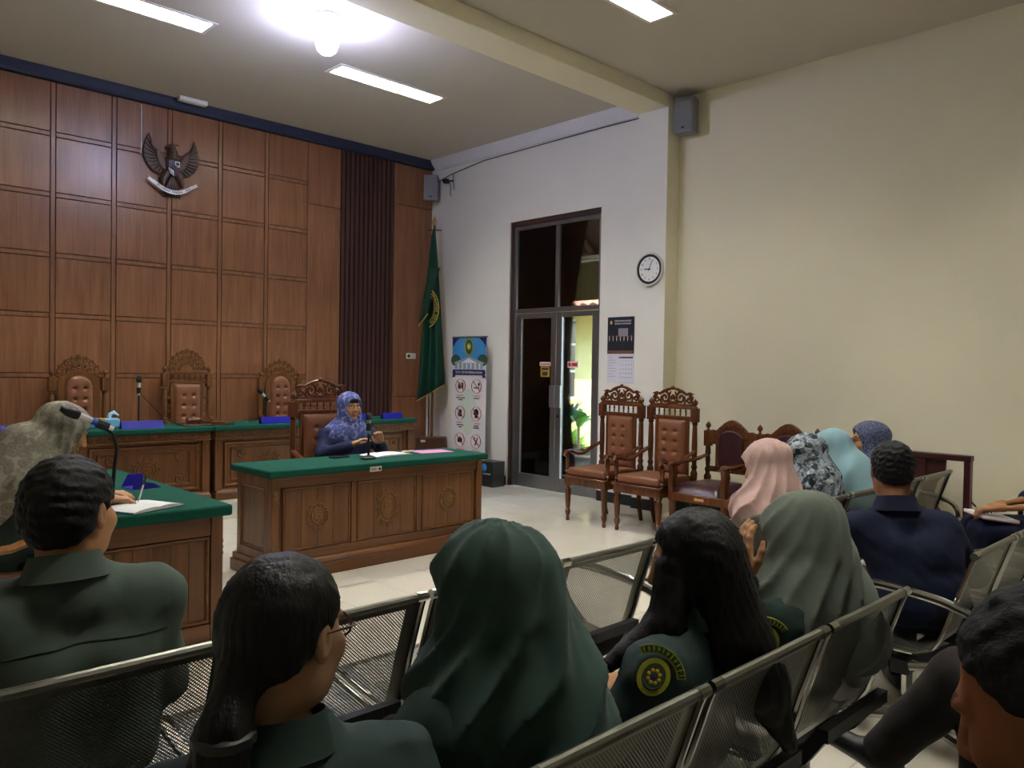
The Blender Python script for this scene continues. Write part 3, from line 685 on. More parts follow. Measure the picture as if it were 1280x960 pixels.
# ================= SETTEE =================
def settee(loc, rz):
    r = empty('carved_settee', loc, rz, 'carved two seat settee with oxblood leather seats beside the tan armchairs', 'settee'); mat = M_redwood
    Wc = 1.06; yf, yb = -.30, .31
    for x in (-Wc/2+.03, 0, Wc/2-.03):
        MB().lathe([(.018, 0), (.026, .03), (.02, .05), (.03, .09), (.022, .12), (.032, .30), (.03, .345)], 10, TR(x, yf+.03, 0)).build('leg', mat, r)
        MB().tube([(x, yb+.03, 0), (x, yb, .15), (x, yb-.02, .345)], .024, 6).build('leg', mat, r)
    MB().box((-Wc/2, yf, .345), (Wc/2, yb, .415)).build('seat_frame', mat, r, bevel=.006, seg=2)
    MB().cbox((-.22, yf-.0016, .38), (.09, .002, .022)).build('label_plate', plain('orange label', 'c98f58', .6), r, label='small orange label')
    for s in (-1, 1):
        N = 14; P = []
        for i in range(N):
            row = []
            for j in range(N):
                u, v = -1+2*i/(N-1), -1+2*j/(N-1); e = max(0, (1-abs(u)**6)*(1-abs(v)**6))
                row.append((s*Wc/4+u*(Wc/4-.03), (yf+yb-.05)/2+v*((yb-.05-yf)/2-.012), .416+.085*e**.4))
            P.append(row)
        MB().grid(P).build('cushion', M_purple, r, smooth=60)
    for x in (-Wc/2+.02, 0, Wc/2-.02):
        h = .92-.415
        p = MB().lathe([(.024, 0), (.032, .05), (.034, .09), (.018, .12), (.03, .15), (.018, .18), (.024, .24), (.018, .28), (.026, .3), (.022, h*.72)], 10, TR(x, yb-.02, .415)).box((x-.032, yb-.05, .415+h*.72), (x+.032, yb+.01, .92)).build('back_post', mat, r, bevel=.004)
        MB().lathe(finial(.025, .085), 8, TR(x, yb-.02, .92)).build('finial', mat, p)
    for s in (-1, 1):
        cx = s*Wc/4; w = Wc/2-.06
        top = [(-w/2, .80), (-w/2, .915), (-w*.42, .93), (-w*.33, .925), (-w*.26, .955), (-w*.16, .995), (-w*.06, 1.02), (0, 1.025)]; top = top+[(-a, b) for a, b in reversed(top[:-1])]
        bp = MB().prism([(cx+a, b) for a, b in top], yb-.04, yb-.005, 'xz').box((cx-w*.34, yb-.04, .56), (cx-w*.34+.05, yb-.005, .80)).box((cx+w*.34-.05, yb-.04, .56), (cx+w*.34, yb-.005, .80)).box((cx-w/2, yb-.04, .55), (cx+w/2, yb-.005, .60)).build('back_panel', mat, r, bevel=.005)
        a_ = w*.34-.04; pl = [(-a_, .60)]+[(-a_*math.cos(PI*k/12), .84+.09*math.sin(PI*k/12)) for k in range(13)]+[(a_, .60)]
        MB().prism([(cx+x, z) for x, z in pl], yb-.062, yb-.0402, 'xz').build('back_pad', M_purple, r, bevel=.016, seg=3)
        c_ = MB()
        for q in range(9):
            a = PI*(q+.5)/9; c_.tube(spiral(cx+.135*math.cos(a), .85+.12*math.sin(a), .022, 1.2, a, 1 if q < 4 else -1, yb-.042, 10), .007, 5)
        for q in range(5): c_.tube(spiral(cx+(q-2)*.06, .575, .018, 1.2, 0, 1 if q % 2 else -1, yb-.042, 9), .006, 5)
        tag(c_.build('carving', mat, bp), kind='stuff')
    for x in (-Wc/2+.025, 0, Wc/2-.025):
        MB().tube([(x, yb-.05, .70), (x, yb-.2, .675), (x, yf+.12, .66), (x, yf+.02, .665), (x, yf-.03, .65)], [.02, .026, .028, .034, .02], 8, flat=.7).build('arm', mat, r)
        MB().prism([(yf+.0, .415), (yf+.07, .415), (yf+.05, .48), (yf+.085, .58), (yf+.07, .65), (yf-.01, .65), (yf+.005, .58), (yf-.01, .5)], x-.022, x+.022, 'yz').build('arm_support', mat, r, bevel=.004)
    return r
settee((5.98, 3.40, 0), -PI/2)

# ================= MAROON BARRIER =================
mb_ = empty('barrier_rail', (6.66, 2.40, 0), 0, 'low maroon wooden barrier standing against the cream wall', 'barrier')
MB().box((-.04, -.54, .80), (.04, 1.1, .845)).build('top_rail', M_maroon, mb_, bevel=.005)
for y in (-.535, .565, 1.05): MB().box((-.035, y, 0), (.035, y+.045, .80)).build('post', M_maroon, mb_, bevel=.004)
MB().box((-.03, -.49, .06), (.03, 1.05, .12)).build('bottom_rail', M_maroon, mb_, bevel=.004)
MB().box((-.03, -.22, .74), (.03, .565, .80)).box((-.03, -.22, .12), (.03, -.16, .74)).build('panel_frame', M_maroon, mb_, bevel=.004)
MB().box((-.012, -.16, .12), (.012, .565, .74)).box((-.012, .61, .12), (.012, 1.05, .74)).build('panel', M_maroon, mb_)
spl = [(-.22, .12), (-.22, .80), (-.36, .80), (-.355, .70), (-.30, .62), (-.275, .52), (-.30, .44), (-.355, .36), (-.34, .26), (-.30, .2), (-.36, .12)]
MB().prism(spl, -.014, .014, 'yz').build('splat', M_maroon, mb_, bevel=.003)
# ================= PERFORATED STEEL BENCHES =================
BP = [(.0, .80), (.012, .77), (.035, .70), (.062, .62), (.085, .54), (.11, .47), (.135, .43)]
SPF = [(.15, .418), (.19, .402), (.26, .40), (.36, .412), (.46, .428), (.53, .43), (.57, .418), (.585, .395)]
def sheet(prof, w, m):
    """bent sheet in local x (width) / profile (y,z); margins solid, middle perforated; returns mesh with metre UVs"""
    us = [-w/2, -w/2+m, w/2-m, w/2]; n = len(prof); s = [0]
    for i in range(1, n): s.append(s[-1]+math.dist(prof[i], prof[i-1]))
    vs = [(u, y, z) for (y, z) in prof for u in us]; uvs = [(u, t) for t in s for u in us]; fs, mi = [], []
    for i in range(n-1):
        for j in range(3):
            fs.append((i*4+j, i*4+j+1, (i+1)*4+j+1, (i+1)*4+j)); mi.append(1 if (j == 1 and 0 < i < n-2) else 0)
    me = bpy.data.meshes.new('sheet'); me.from_pydata(vs, [], fs); me.materials.append(M_steel); me.materials.append(M_perf)
    me.polygons.foreach_set('material_index', mi); uv = me.uv_layers.new(name='UVMap')
    for l in me.loops: uv.data[l.index].uv = uvs[l.vertex_index]
    me.shade_smooth(); return me
def dens(prof, k=3):
    out = []
    for i in range(len(prof)-1):
        for q in range(k): t = q/k; out.append((prof[i][0]*(1-t)+prof[i+1][0]*t, prof[i][1]*(1-t)+prof[i+1][1]*t))
    return out+[prof[-1]]
SWD, SPT = .51, .55
ME_back = sheet(BP, SWD, .05); ME_seat = sheet(SPF, SWD, .05)
_r = MB().tube([(-SWD/2-.004, -.004, .802), (SWD/2+.004, -.004, .802)], .0125, 10).mesh('top_tube', M_steel)
_c = MB()
for s_ in (-1, 1): _c.tube([(s_*(SWD/2-.03), -.004, .802), (s_*(SWD/2+.012), -.004, .802)], .0145, 10)
_cap = [MB().tube([(s_*(SWD/2-.025), -.004, .802), (s_*(SWD/2+.012), -.004, .802)], .0145, 10).mesh('end_cap', M_chrome) for s_ in (-1, 1)]
_edge = [MB().tube([(s_*(SWD/2+.002), y-.006, z) for y, z in BP+SPF[1:]], [.008]*(len(BP)+len(SPF)-1), 6).mesh('side_bar', M_chrome) for s_ in (-1, 1)]
_br = MB().prism([(.06, .50), (.10, .44), (.16, .395), (.40, .40), (.40, .36), (.15, .345), (.09, .39), (.035, .47)], -.02, .02, 'yz').mesh('bracket', M_blackp)
_pad = MB().box((-.2, .02, .475), (.2, .05, .51)).mesh('back_brace', M_blackp, 0)
def catmull(P, k=4):
    P = [Vector(p) for p in P]; o = []
    for i in range(len(P)-1):
        a, b, c, d = P[max(0, i-1)], P[i], P[i+1], P[min(len(P)-1, i+2)]
        for q in range(k):
            t = q/k; o.append(.5*((2*b)+(c-a)*t+(2*a-5*b+4*c-d)*t*t+(3*b-a-3*c+d)*t**3))
    return o+[P[-1]]
_arm = MB().tube(catmull([(0, .20, .355), (0, .08, .385), (0, -.01, .425), (0, -.05, .48), (0, -.045, .54), (0, -.01, .585), (0, .04, .605), (0, .12, .625), (0, .30, .64), (0, .42, .635), (0, .475, .61), (0, .49, .56), (0, .465, .50), (0, .40, .43), (0, .33, .375), (0, .29, .345)]), .0175, 10).mesh('armrest', M_chrome)
_leg = MB().tube([(0, .25, .33), (0, .25, .20), (0, .22, .12), (0, .05, .055), (0, -.03, .045)], [.03, .028, .026, .022, .018], 8).tube([(0, .25, .18), (0, .30, .10), (0, .47, .055), (0, .54, .045)], [.026, .025, .022, .018], 8).mesh('leg', M_chrome)
_foot = [MB().lathe([(.028, 0), (.03, .012), (.012, .022), (.012, .042), (0, .042)], 12, TR(0, y, 0)).mesh('foot', M_chrome) for y in (-.03, .54)]
_tag = MB().box((-.03, -.001, -.02), (.03, .0, .02)).mesh('label_sticker', M_paper, 0)
def bench(x0, y0, n, label, arms=(1, 1)):
    L = (n-1)*SPT+SWD; r = empty('perforated_bench', (x0+L/2, y0, 0), 0, label, 'bench', 'perforated steel benches')
    for k in range(n):
        x = -L/2+SWD/2+k*SPT
        b_ = put('backrest', ME_back, r, (x, 0, 0)); put('top_tube', _r, b_); put('end_cap', _cap[0], b_); put('end_cap', _cap[1], b_); put('back_brace', _pad, b_)
        s_ = put('seat', ME_seat, r, (x, 0, 0)); put('side_bar', _edge[0], s_); put('side_bar', _edge[1], s_); put('bracket', _br, s_, (-.16, 0, 0)); put('bracket', _br, s_, (.16, 0, 0))
    MB().box((-L/2+.03, .22, .295), (L/2-.03, .29, .355)).build('beam', M_blackp, r, bevel=.005)
    put('label_sticker', _tag, r, (L/2-.5, .2195, .325))
    for x in (-L/2+.12, L/2-.12):
        l_ = put('leg', _leg, r, (x, 0, 0)); put('foot', _foot[0], l_); put('foot', _foot[1], l_)
    if arms[0]: put('armrest', _arm, r, (-L/2-.02, 0, 0))
    if arms[1]: put('armrest', _arm, r, (L/2+.02, 0, 0))
    return r
R1, R2, R3 = 1.77, .87, -.05
bench(.31, R1, 4, 'perforated steel bench in front of the women in green, its end seat empty')
bench(.33, R2, 4, 'perforated steel bench seating the ponytail, green scarf, long hair and grey scarf women', (1, 0))
bench(3.14, R1, 5, 'perforated steel bench seating the pink, floral, light blue and navy scarf women')
bench(3.16, R2, 5, 'perforated steel bench seating the man in navy shirt with a phone')
bench(.62, R3, 4, 'perforated steel bench under the man with short grey-flecked hair')
# ================= PEOPLE: signed-distance modelling + surface nets =================
def surf(fn, lo, hi, h):
    lo = np.array(lo, float); hi = np.array(hi, float); n = np.ceil((hi-lo)/h).astype(int)+1
    ax = [lo[i]+h*np.arange(n[i]) for i in range(3)]
    G = np.stack(np.meshgrid(*ax, indexing='ij'), -1).reshape(-1, 3).astype(np.float32)
    D = np.asarray(fn(G)).reshape(n); S = D < 0
    c = sum(S[a:n[0]-1+a, b:n[1]-1+b, d:n[2]-1+d].astype(np.int8) for a in (0, 1) for b in (0, 1) for d in (0, 1))
    act = (c > 0) & (c < 8); ijk = np.argwhere(act); idx = -np.ones(act.shape, int); idx[act] = np.arange(len(ijk))
    acc = np.zeros((len(ijk), 3)); cnt = np.zeros(len(ijk))
    cor = [(a, b, d) for a in (0, 1) for b in (0, 1) for d in (0, 1)]
    for p in cor:
        for k in range(3):
            if p[k]: continue
            q = list(p); q[k] = 1; A = D[tuple((ijk+p).T)]; B = D[tuple((ijk+q).T)]; x = (A < 0) != (B < 0)
            t = A[x]/(A[x]-B[x]); e = np.zeros(3); e[k] = 1; acc[x] += ijk[x]+np.array(p)+t[:, None]*e; cnt[x] += 1
    V = lo+h*acc/cnt[:, None]; F = []
    for k in range(3):
        a, b = (k+1) % 3, (k+2) % 3
        s0 = [slice(None)]*3; s1 = [slice(None)]*3; s0[k] = slice(0, n[k]-1); s1[k] = slice(1, n[k])
        X = S[tuple(s0)] != S[tuple(s1)]; e = np.argwhere(X); e = e[(e[:, a] > 0) & (e[:, b] > 0) & (e[:, a] < n[a]-1) & (e[:, b] < n[b]-1)]
        if not len(e): continue
        ua = np.zeros(3, int); ub = np.zeros(3, int); ua[a] = 1; ub[b] = 1
        q = np.stack([idx[tuple((e-ua-ub).T)], idx[tuple((e-ub).T)], idx[tuple(e.T)], idx[tuple((e-ua).T)]], 1)
        fl_ = ~S[tuple(e.T)]; q[fl_] = q[fl_][:, ::-1]; F.append(q)
    return V, np.concatenate(F)
def smin(a, b, k): h = np.clip(.5+.5*(b-a)/k, 0, 1); return b*(1-h)+a*h-k*h*(1-h)
def smax(a, b, k): return -smin(-a, -b, k)
def ell(P, c, r, R=None):
    q = P-np.array(c, np.float32)
    if R is not None: q = q @ np.array(R, np.float32)
    r = np.array(r, np.float32); k0 = np.linalg.norm(q/r, axis=1); k1 = np.linalg.norm(q/(r*r), axis=1)+1e-9
    return k0*(k0-1)/k1
def cone(P, a, b, ra, rb, sx=1.):
    a = np.array(a, np.float32); b = np.array(b, np.float32); d = b-a; L = max(float(d@d), 1e-9)
    t = np.clip((P-a)@d/L, 0, 1); q = P-a-t[:, None]*d
    return np.linalg.norm(q, axis=1)-(ra+(rb-ra)*t)
def U(ds, k):
    o = ds[0]
    for d in ds[1:]: o = smin(o, d, k)
    return o
def wob(P, f, seed=0):
    rs = np.random.RandomState(seed); o = 0
    for i in range(5):
        k = rs.normal(size=3)*f*(1+.5*i); o = o+np.sin(P@k.astype(np.float32)+rs.rand()*6+1.2*np.sin(P@(rs.normal(size=3)*f*.7).astype(np.float32)))/(1+.6*i)
    return o/2.5
def sst(x, a, b): t = np.clip((x-a)/(b-a), 0, 1); return t*t*(3-2*t)
def head_sdf(P, closed=False):
    X = np.abs(P[:, 0]); Q = np.stack([X, P[:, 1], P[:, 2]], 1)
    d = U([ell(Q, (0, -.014, .034), (.074, .094, .082)), ell(Q, (0, .024, -.028), (.061, .069, .080))], .03)
    d = smin(d, ell(Q, (0, .068, -.096), (.024, .02, .02)), .03)
    d = smin(d, ell(Q, (.044, .054, -.022), (.026, .03, .026)), .025)
    d = smin(d, ell(Q, (.052, .01, -.07), (.016, .04, .03)), .03)
    d = smin(d, ell(Q, (.022, .077, .026), (.031, .014, .011)), .014)
    d = smax(d, -ell(Q, (.031, .104, .006), (.021, .018, .014)), .014)
    d = smin(d, ell(Q, (.031, .073, .005), (.0135, .0165 if closed else .0155, .0125)), .003 if not closed else .006)
    d = smin(d, cone(Q, (0, .088, .016), (0, .108, -.026), .0075, .0125), .012)
    d = smin(d, ell(Q, (.0125, .099, -.030), (.0085, .011, .0085)), .006)
    d = smin(d, ell(Q, (0, .086, -.057), (.024, .0125, .0065)), .006); d = smin(d, ell(Q, (0, .084, -.0685), (.020, .0125, .0075)), .005)
    ear = ell(Q, (.077, -.012, -.002), (.009, .019, .031)); ear = smax(ear, -ell(Q, (.088, -.008, .002), (.009, .011, .02)), .004); d = smin(d, ear, .006)
    return smin(d, cone(Q, (0, -.022, -.06), (0, -.036, -.135), .052, .050), .03)
def head_arrays(closed):
    V, F = surf(lambda P: head_sdf(P, closed), (-.1, -.13, -.2), (.1, .135, .13), .0046)
    C = np.ones((len(V), 4)); X = np.abs(V[:, 0])
    def reg(c, r): return ((X-c[0])/r[0])**2+((V[:, 1]-c[1])/r[1])**2+((V[:, 2]-c[2])/r[2])**2 < 1
    m = reg((0, .095, -.0625), (.025, .02, .0135)); C[m, :3] = (.82, .52, .52)
    m = reg((.031, .098, .0335), (.021, .03, .0058)); C[m, :3] = (.16, .13, .13)
    if closed:
        m = reg((.031, .09, -.0015), (.016, .03, .0035)); C[m, :3] = (.2, .15, .14)
    else:
        m = reg((.031, .088, .005), (.0135, .02, .0065)); C[m, :3] = (1.25, 1.5, 1.7)
        m = reg((.031, .09, .005), (.0062, .02, .0062)); C[m, :3] = (.08, .06, .06)
        m = reg((.031, .09, .0118), (.0155, .02, .0028)); C[m, :3] = (.2, .15, .14)
    return V, F, C
HEADS = {c: head_arrays(c) for c in (False, True)}
_hc = {}
def hand_arrays(curl, thumb, s, spread=.0):
    k = (round(curl, 2), round(thumb, 2), s, round(spread, 2))
    if k in _hc: return _hc[k]
    segs = [((0, -.03, 0), (0, .02, 0), .026, .024)]
    for i, (x, L) in enumerate(((-.03, .064), (-.010, .072), (.011, .076), (.031, .068))):
        x *= -s; L = L if True else L      # index finger on the thumb side
        p = np.array((x*.9, .088-abs(x)*.15, 0)); segs.append(((x*.55, .02, 0), tuple(p), .013, .0105)); a = curl*.55
        for j, (f, r0, r1) in enumerate(((.44, .0098, .0088), (.31, .0088, .008), (.25, .008, .0065))):
            d = np.array((x*spread*8, math.cos(a), -math.sin(a))); d /= np.linalg.norm(d); q = p+d*L*1.12*f; segs.append((tuple(p), tuple(q), r0, r1)); p = q; a += curl*.8
    t0 = np.array((s*.024, .018, -.006)); t1 = np.array((s*.05, .048, -.012-.012*thumb)); t2 = np.array((s*(.062-.02*thumb), .078, -.018-.022*thumb)); t3 = np.array((s*(.064-.035*thumb), .102, -.022-.03*thumb))
    segs += [(tuple(t0), tuple(t1), .017, .0125), (tuple(t1), tuple(t2), .0115, .010), (tuple(t2), tuple(t3), .010, .0075)]
    def fn(P):
        d = ell(P, (0, .052, 0), (.041, .05, .0145))
        for i, (a, b, ra, rb) in enumerate(segs): d = smin(d, cone(P, a, b, ra, rb), .007 if i > 0 else .02)
        return d
    pts = np.array([q for sg in segs for q in sg[:2]]); lo, hi = pts.min(0)-.03, pts.max(0)+.03
    _hc[k] = surf(fn, lo, hi, .0038); return _hc[k]
def skin_mat(name, col):
    if name in MATS: return MATS[name]
    t = Nt(name); a = t.n('Attribute', attribute_name='Col'); c = lin(col); v = t.coord(); n = t.noise(v, 25)
    b_ = t.mix(n, tuple(x*.92 for x in c), tuple(x*1.06 for x in c)); mx = t.n('MixRGB', blend_type='MULTIPLY'); mx.inputs[0].default_value = 1
    t.l(b_, mx.inputs[1]); t.l(a.outputs[0], mx.inputs[2]); t.set(mx.outputs[0], .55, 0, .3); t.b.inputs['Subsurface Weight'].default_value = .0
    t.bump(t.noise(v, 300, 2), .06, .001); MATS[name] = t.m; return t.m
def np_obj(name, parts, mat, parent, smooth=True, kind=None):
    """parts: list of (V, F, C or None)"""
    V = np.concatenate([p[0] for p in parts]); o = 0; Fs = []; Cs = []
    for p in parts: Fs.append(np.asarray(p[1])+o); o += len(p[0]); Cs.append(p[2] if len(p) > 2 and p[2] is not None else np.ones((len(p[0]), 4)))
    F = np.concatenate(Fs); me = bpy.data.meshes.new(name)
    me.vertices.add(len(V)); me.vertices.foreach_set('co', V.astype(np.float32).ravel())
    me.loops.add(F.size); me.loops.foreach_set('vertex_index', F.astype(np.int32).ravel())
    me.polygons.add(len(F)); me.polygons.foreach_set('loop_start', np.arange(0, F.size, 4, dtype=np.int32)); me.update(calc_edges=True)
    ca = me.color_attributes.new('Col', 'FLOAT_COLOR', 'POINT'); ca.data.foreach_set('color', np.concatenate(Cs).astype(np.float32).ravel())
    me.validate(); me.shade_smooth(); me.materials.append(mat); return put(name, me, parent)
def hair_mat(name, col, sc=(160, 160, 9), rough=.38):
    if name in MATS: return MATS[name]
    t = Nt(name); v = t.coord(sc); n = t.noise(v, 1, 3, .6); c = lin(col)
    t.set(t.mix(n, tuple(x*.3 for x in c), tuple(x*1.1 for x in c)), rough+.1, 0, .28); t.bump(n, .6, .004); MATS[name] = t.m; return t.m
M_hair = hair_mat('black hair', '120f10', rough=.36); M_hairs = hair_mat('short black hair', '131112', (130, 130, 60), .5); M_hairg = hair_mat('short hair flecked grey', '232122', (150, 60, 150), .55)
M_hairb = hair_mat('long black hair', '0d0b0c', (150, 150, 5), .4)
def bound(pts, m): p = np.array(pts); return p.min(0)-m, p.max(0)+m
def person(loc, yaw, label, skin='b08058', top=None, bottom=None, head=(0, 0, 1.03), hyaw=0, hpitch=0, hroll=0, closed=False,
           pelvis=(0, 0, .53), chest=(0, .0, .73), neck=(0, -.01, .88), sw=.17, arms=None, legs=None, hijab=None, hair=None, collar=None,
           bulk=1., shoes=True, glasses=None, hs=1., hem=.0, sleeve=True, group=None, folds=.006, seed=0, shd=.095, sleeve_cut=.04, legr=0.):
    r = empty('person', loc, yaw, label, 'person', group)
    pel, ch, nk, hd = map(np.array, (pelvis, chest, neck, head))
    Rh = np.array((RZ(hyaw) @ RX(hpitch) @ RY(hroll)).to_3x3()); toH = lambda V: hd+(V*hs)@Rh.T
    inv = lambda P: ((P-hd.astype(np.float32))@Rh.astype(np.float32))/hs
    shz = nk[2]-shd; sy = nk[1]*.6+ch[1]*.4
    sh = {s: np.array((nk[0]*.8+s*sw, sy, shz)) for s in (-1, 1)}
    arms = arms or {}; A = {}
    for s in (-1, 1):
        A[s] = arms.get(s) or dict(e=(s*.215, sy+.03, shz-.23), w=(s*.09, sy+.22, pel[2]+.075), d=(-s*.6, .8, -.1), n=(0, .1, 1), curl=.5, th=.3)
    legs = legs or {s: dict(h=(pel[0]+s*.09, pel[1]+.02, pel[2]-.02), k=(pel[0]+s*.11, pel[1]+.43, .50), a=(pel[0]+s*.11, pel[1]+.46, .09), f=(0, 1)) for s in (-1, 1)}
    def torso(P, o):
        ds = []
        for s in (-1, 1):
            ds.append(cone(P, (pel[0]+s*.065, pel[1], pel[2]), (ch[0]+s*.075, ch[1], ch[2]), .112*bulk+o, .102*bulk+o))
            ds.append(cone(P, sh[s]*.93+ch*.07, (ch[0]+s*.08, ch[1], ch[2]), .066+o, .09*bulk+o))
        ds.append(cone(P, sh[-1], sh[1], .056+o, .056+o)); ds += [cone(P, nk-np.array((0, 0, .035)), sh[q]*.7+nk*.3+np.array((0, 0, -.012)), .056+o, .05+o) for q in (-1, 1)]; ds.append(cone(P, (nk[0], nk[1], nk[2]-.05), nk+np.array((0, .004, -.005)), .075+o, .058+o))
        return U(ds, .05)
    def armd(P, o, cut=0):
        ds = []
        for s in (-1, 1):
            e, w = np.array(A[s]['e']), np.array(A[s]['w']); w2 = e+(w-e)*(1-cut)
            ds += [U([cone(P, sh[s], e, .056+o, .047+o), cone(P, e, w2, .046+o, .034+o+(.006 if cut else 0))], .03)]
        return np.minimum(*ds)
    def legd(P, o):
        ds = []
        for s in (-1, 1):
            L = legs[s]; ds.append(U([cone(P, L['h'], L['k'], .088+o, .066+o), cone(P, L['k'], L['a'], .062+o, .046+o)], .03))
        return smin(np.minimum(*ds), ell(P, (pel[0], pel[1]+.02, pel[2]-.01), (.17*bulk+o, .13+o, .105+o)), .04)
    tp = [pel, ch, nk, sh[-1], sh[1]]+[np.array(A[s][k]) for s in (-1, 1) for k in ('e', 'w')]
    lp = [np.array(legs[s][k]) for s in (-1, 1) for k in 'hka']
    # body: one mesh (core, head, hands)
    lo, hi = bound(tp+lp+[nk+(hd-nk)*.3], .16)
    def core(P): return U([torso(P, -.018), armd(P, -.014), legd(P, -.018), cone(P, nk-np.array((0, 0, .03)), hd+Rh@np.array((0, -.03, -.09)), .056, .05)], .02)
    Hv, Hf, Hc = HEADS[closed]; parts = [(*surf(core, lo, hi, .022), None), (toH(Hv), Hf, Hc)]
    for s in (-1, 1):
        a = A[s]
        if a.get('nohand'): continue
        Y = np.array(a['d'], float); Y /= np.linalg.norm(Y); Z = np.array(a['n'], float); Z -= Y*(Z@Y); Z /= np.linalg.norm(Z); Xv = np.cross(Y, Z)
        hv, hf = hand_arrays(a.get('curl', .5), a.get('th', .3), -s, a.get('sp', 0)); w = np.array(a['w'], float); hsz = a.get('sz', .95)
        parts.append((w+hsz*(hv[:, :1]*Xv+(hv[:, 1:2]+.022)*Y+hv[:, 2:]*Z), hf, None))
    np_obj('body', parts, skin_mat('skin '+skin, skin), r)
    # garments
    if top is not None:
        lo, hi = bound(tp, .14)
        def shirt(P):
            d = smin(torso(P, .006), armd(P, .006, .0 if not a_cut else a_cut), .03)+folds*wob(P, 24, seed)*1.1+folds*.6*wob(P, 55, seed+3)
            d = smax(d, -(P[:, 2]-(pel[2]-.08+hem)), .01)
            return smax(d, -(ell(P, nk+np.array((0, .015, .04)), (.062, .066, .06))), .008)
        a_cut = sleeve_cut
        np_obj('shirt', [surf(shirt, lo, hi, .0125)], top, r)
    if bottom is not None:
        lo, hi = bound(lp+[pel], .15)
        np_obj('trousers', [surf(lambda P: legd(P, .008+legr)+folds*wob(P, 22, seed+9), lo, hi, .016)], bottom, r)
    if shoes:
        for s in (-1, 1):
            L = legs[s]; a = np.array(L['a']); f = np.array((*L['f'], 0), float); up = np.array(L.get('u', (0, 0, 1)), float); f = f if not L.get('fz') else np.array((*L['f'], L['fz'])); f /= np.linalg.norm(f)
            b0 = a-up*.045-f*.03; b1 = a-up*.052+f*.15
            def sh_(P): return smax(U([cone(P, b0, b1, .042, .036), cone(P, a, a-up*.03+f*.03, .045, .045)], .03), -((P-(a-up*.085).astype(np.float32))@up.astype(np.float32)), .006)
            lo, hi = bound([b0, b1, a], .09); np_obj('shoe', [surf(sh_, lo, hi, .009)], M_shoe, r)
    if collar is not None:
        cm = MB(); n = 26; P_ = []; ne = toH(np.array((0, -.034, -.12))); nk_ = np.array((.5*(nk[0]+ne[0]), .5*(nk[1]+ne[1]), nk[2]))
        for i in range(n+1):
            t = -PI/2+ .42+(2*PI-.84)*i/n if False else PI/2+.35+(2*PI-.7)*i/n
            ca, sa = math.cos(t), math.sin(t); row = []
            for rr, dz in ((.068, -.028), (.067, .0), (.068, .027), (.071, .031), (.077, .012), (.089, -.024), (.092, -.028), (.086, -.032)):
                row.append((nk_[0]+rr*ca*1.04, nk_[1]+rr*sa*1.04, nk_[2]+.012+dz+.016*(-sa)))
            P_.append(row)
        cm.grid(P_); cm.build('collar', collar, r, smooth=60)
    if hair: hair_build(r, hair, inv, hd, Rh, hs, nk, toH)
    if hijab: hijab_build(r, hijab, inv, hd, Rh, hs, nk, ch, sh, toH)
    if glasses is not None:
        g = MB()
        for s in (-1, 1):
            pts = [(s*.033+.025*math.cos(2*PI*i/14)*1.0, .102-abs(.006*math.cos(2*PI*i/14)), .004+.019*math.sin(2*PI*i/14)) for i in range(14)]
            g.tube([tuple(toH(np.array(p))) for p in pts], .0022, 5, closed=True)
            g.tube([tuple(toH(np.array(p))) for p in ((s*.058, .104, .008), (s*.074, .08, .010), (s*.08, -.01, .014), (s*.078, -.03, -.002))], .0022, 5)
        g.tube([tuple(toH(np.array(p))) for p in ((-.010, .112, .006), (0, .116, .009), (.010, .112, .006))], .002, 5)
        g.build('glasses', glasses, r)
    return r
M_shoe = plain('black shoe leather', '0d0c0c', .45)
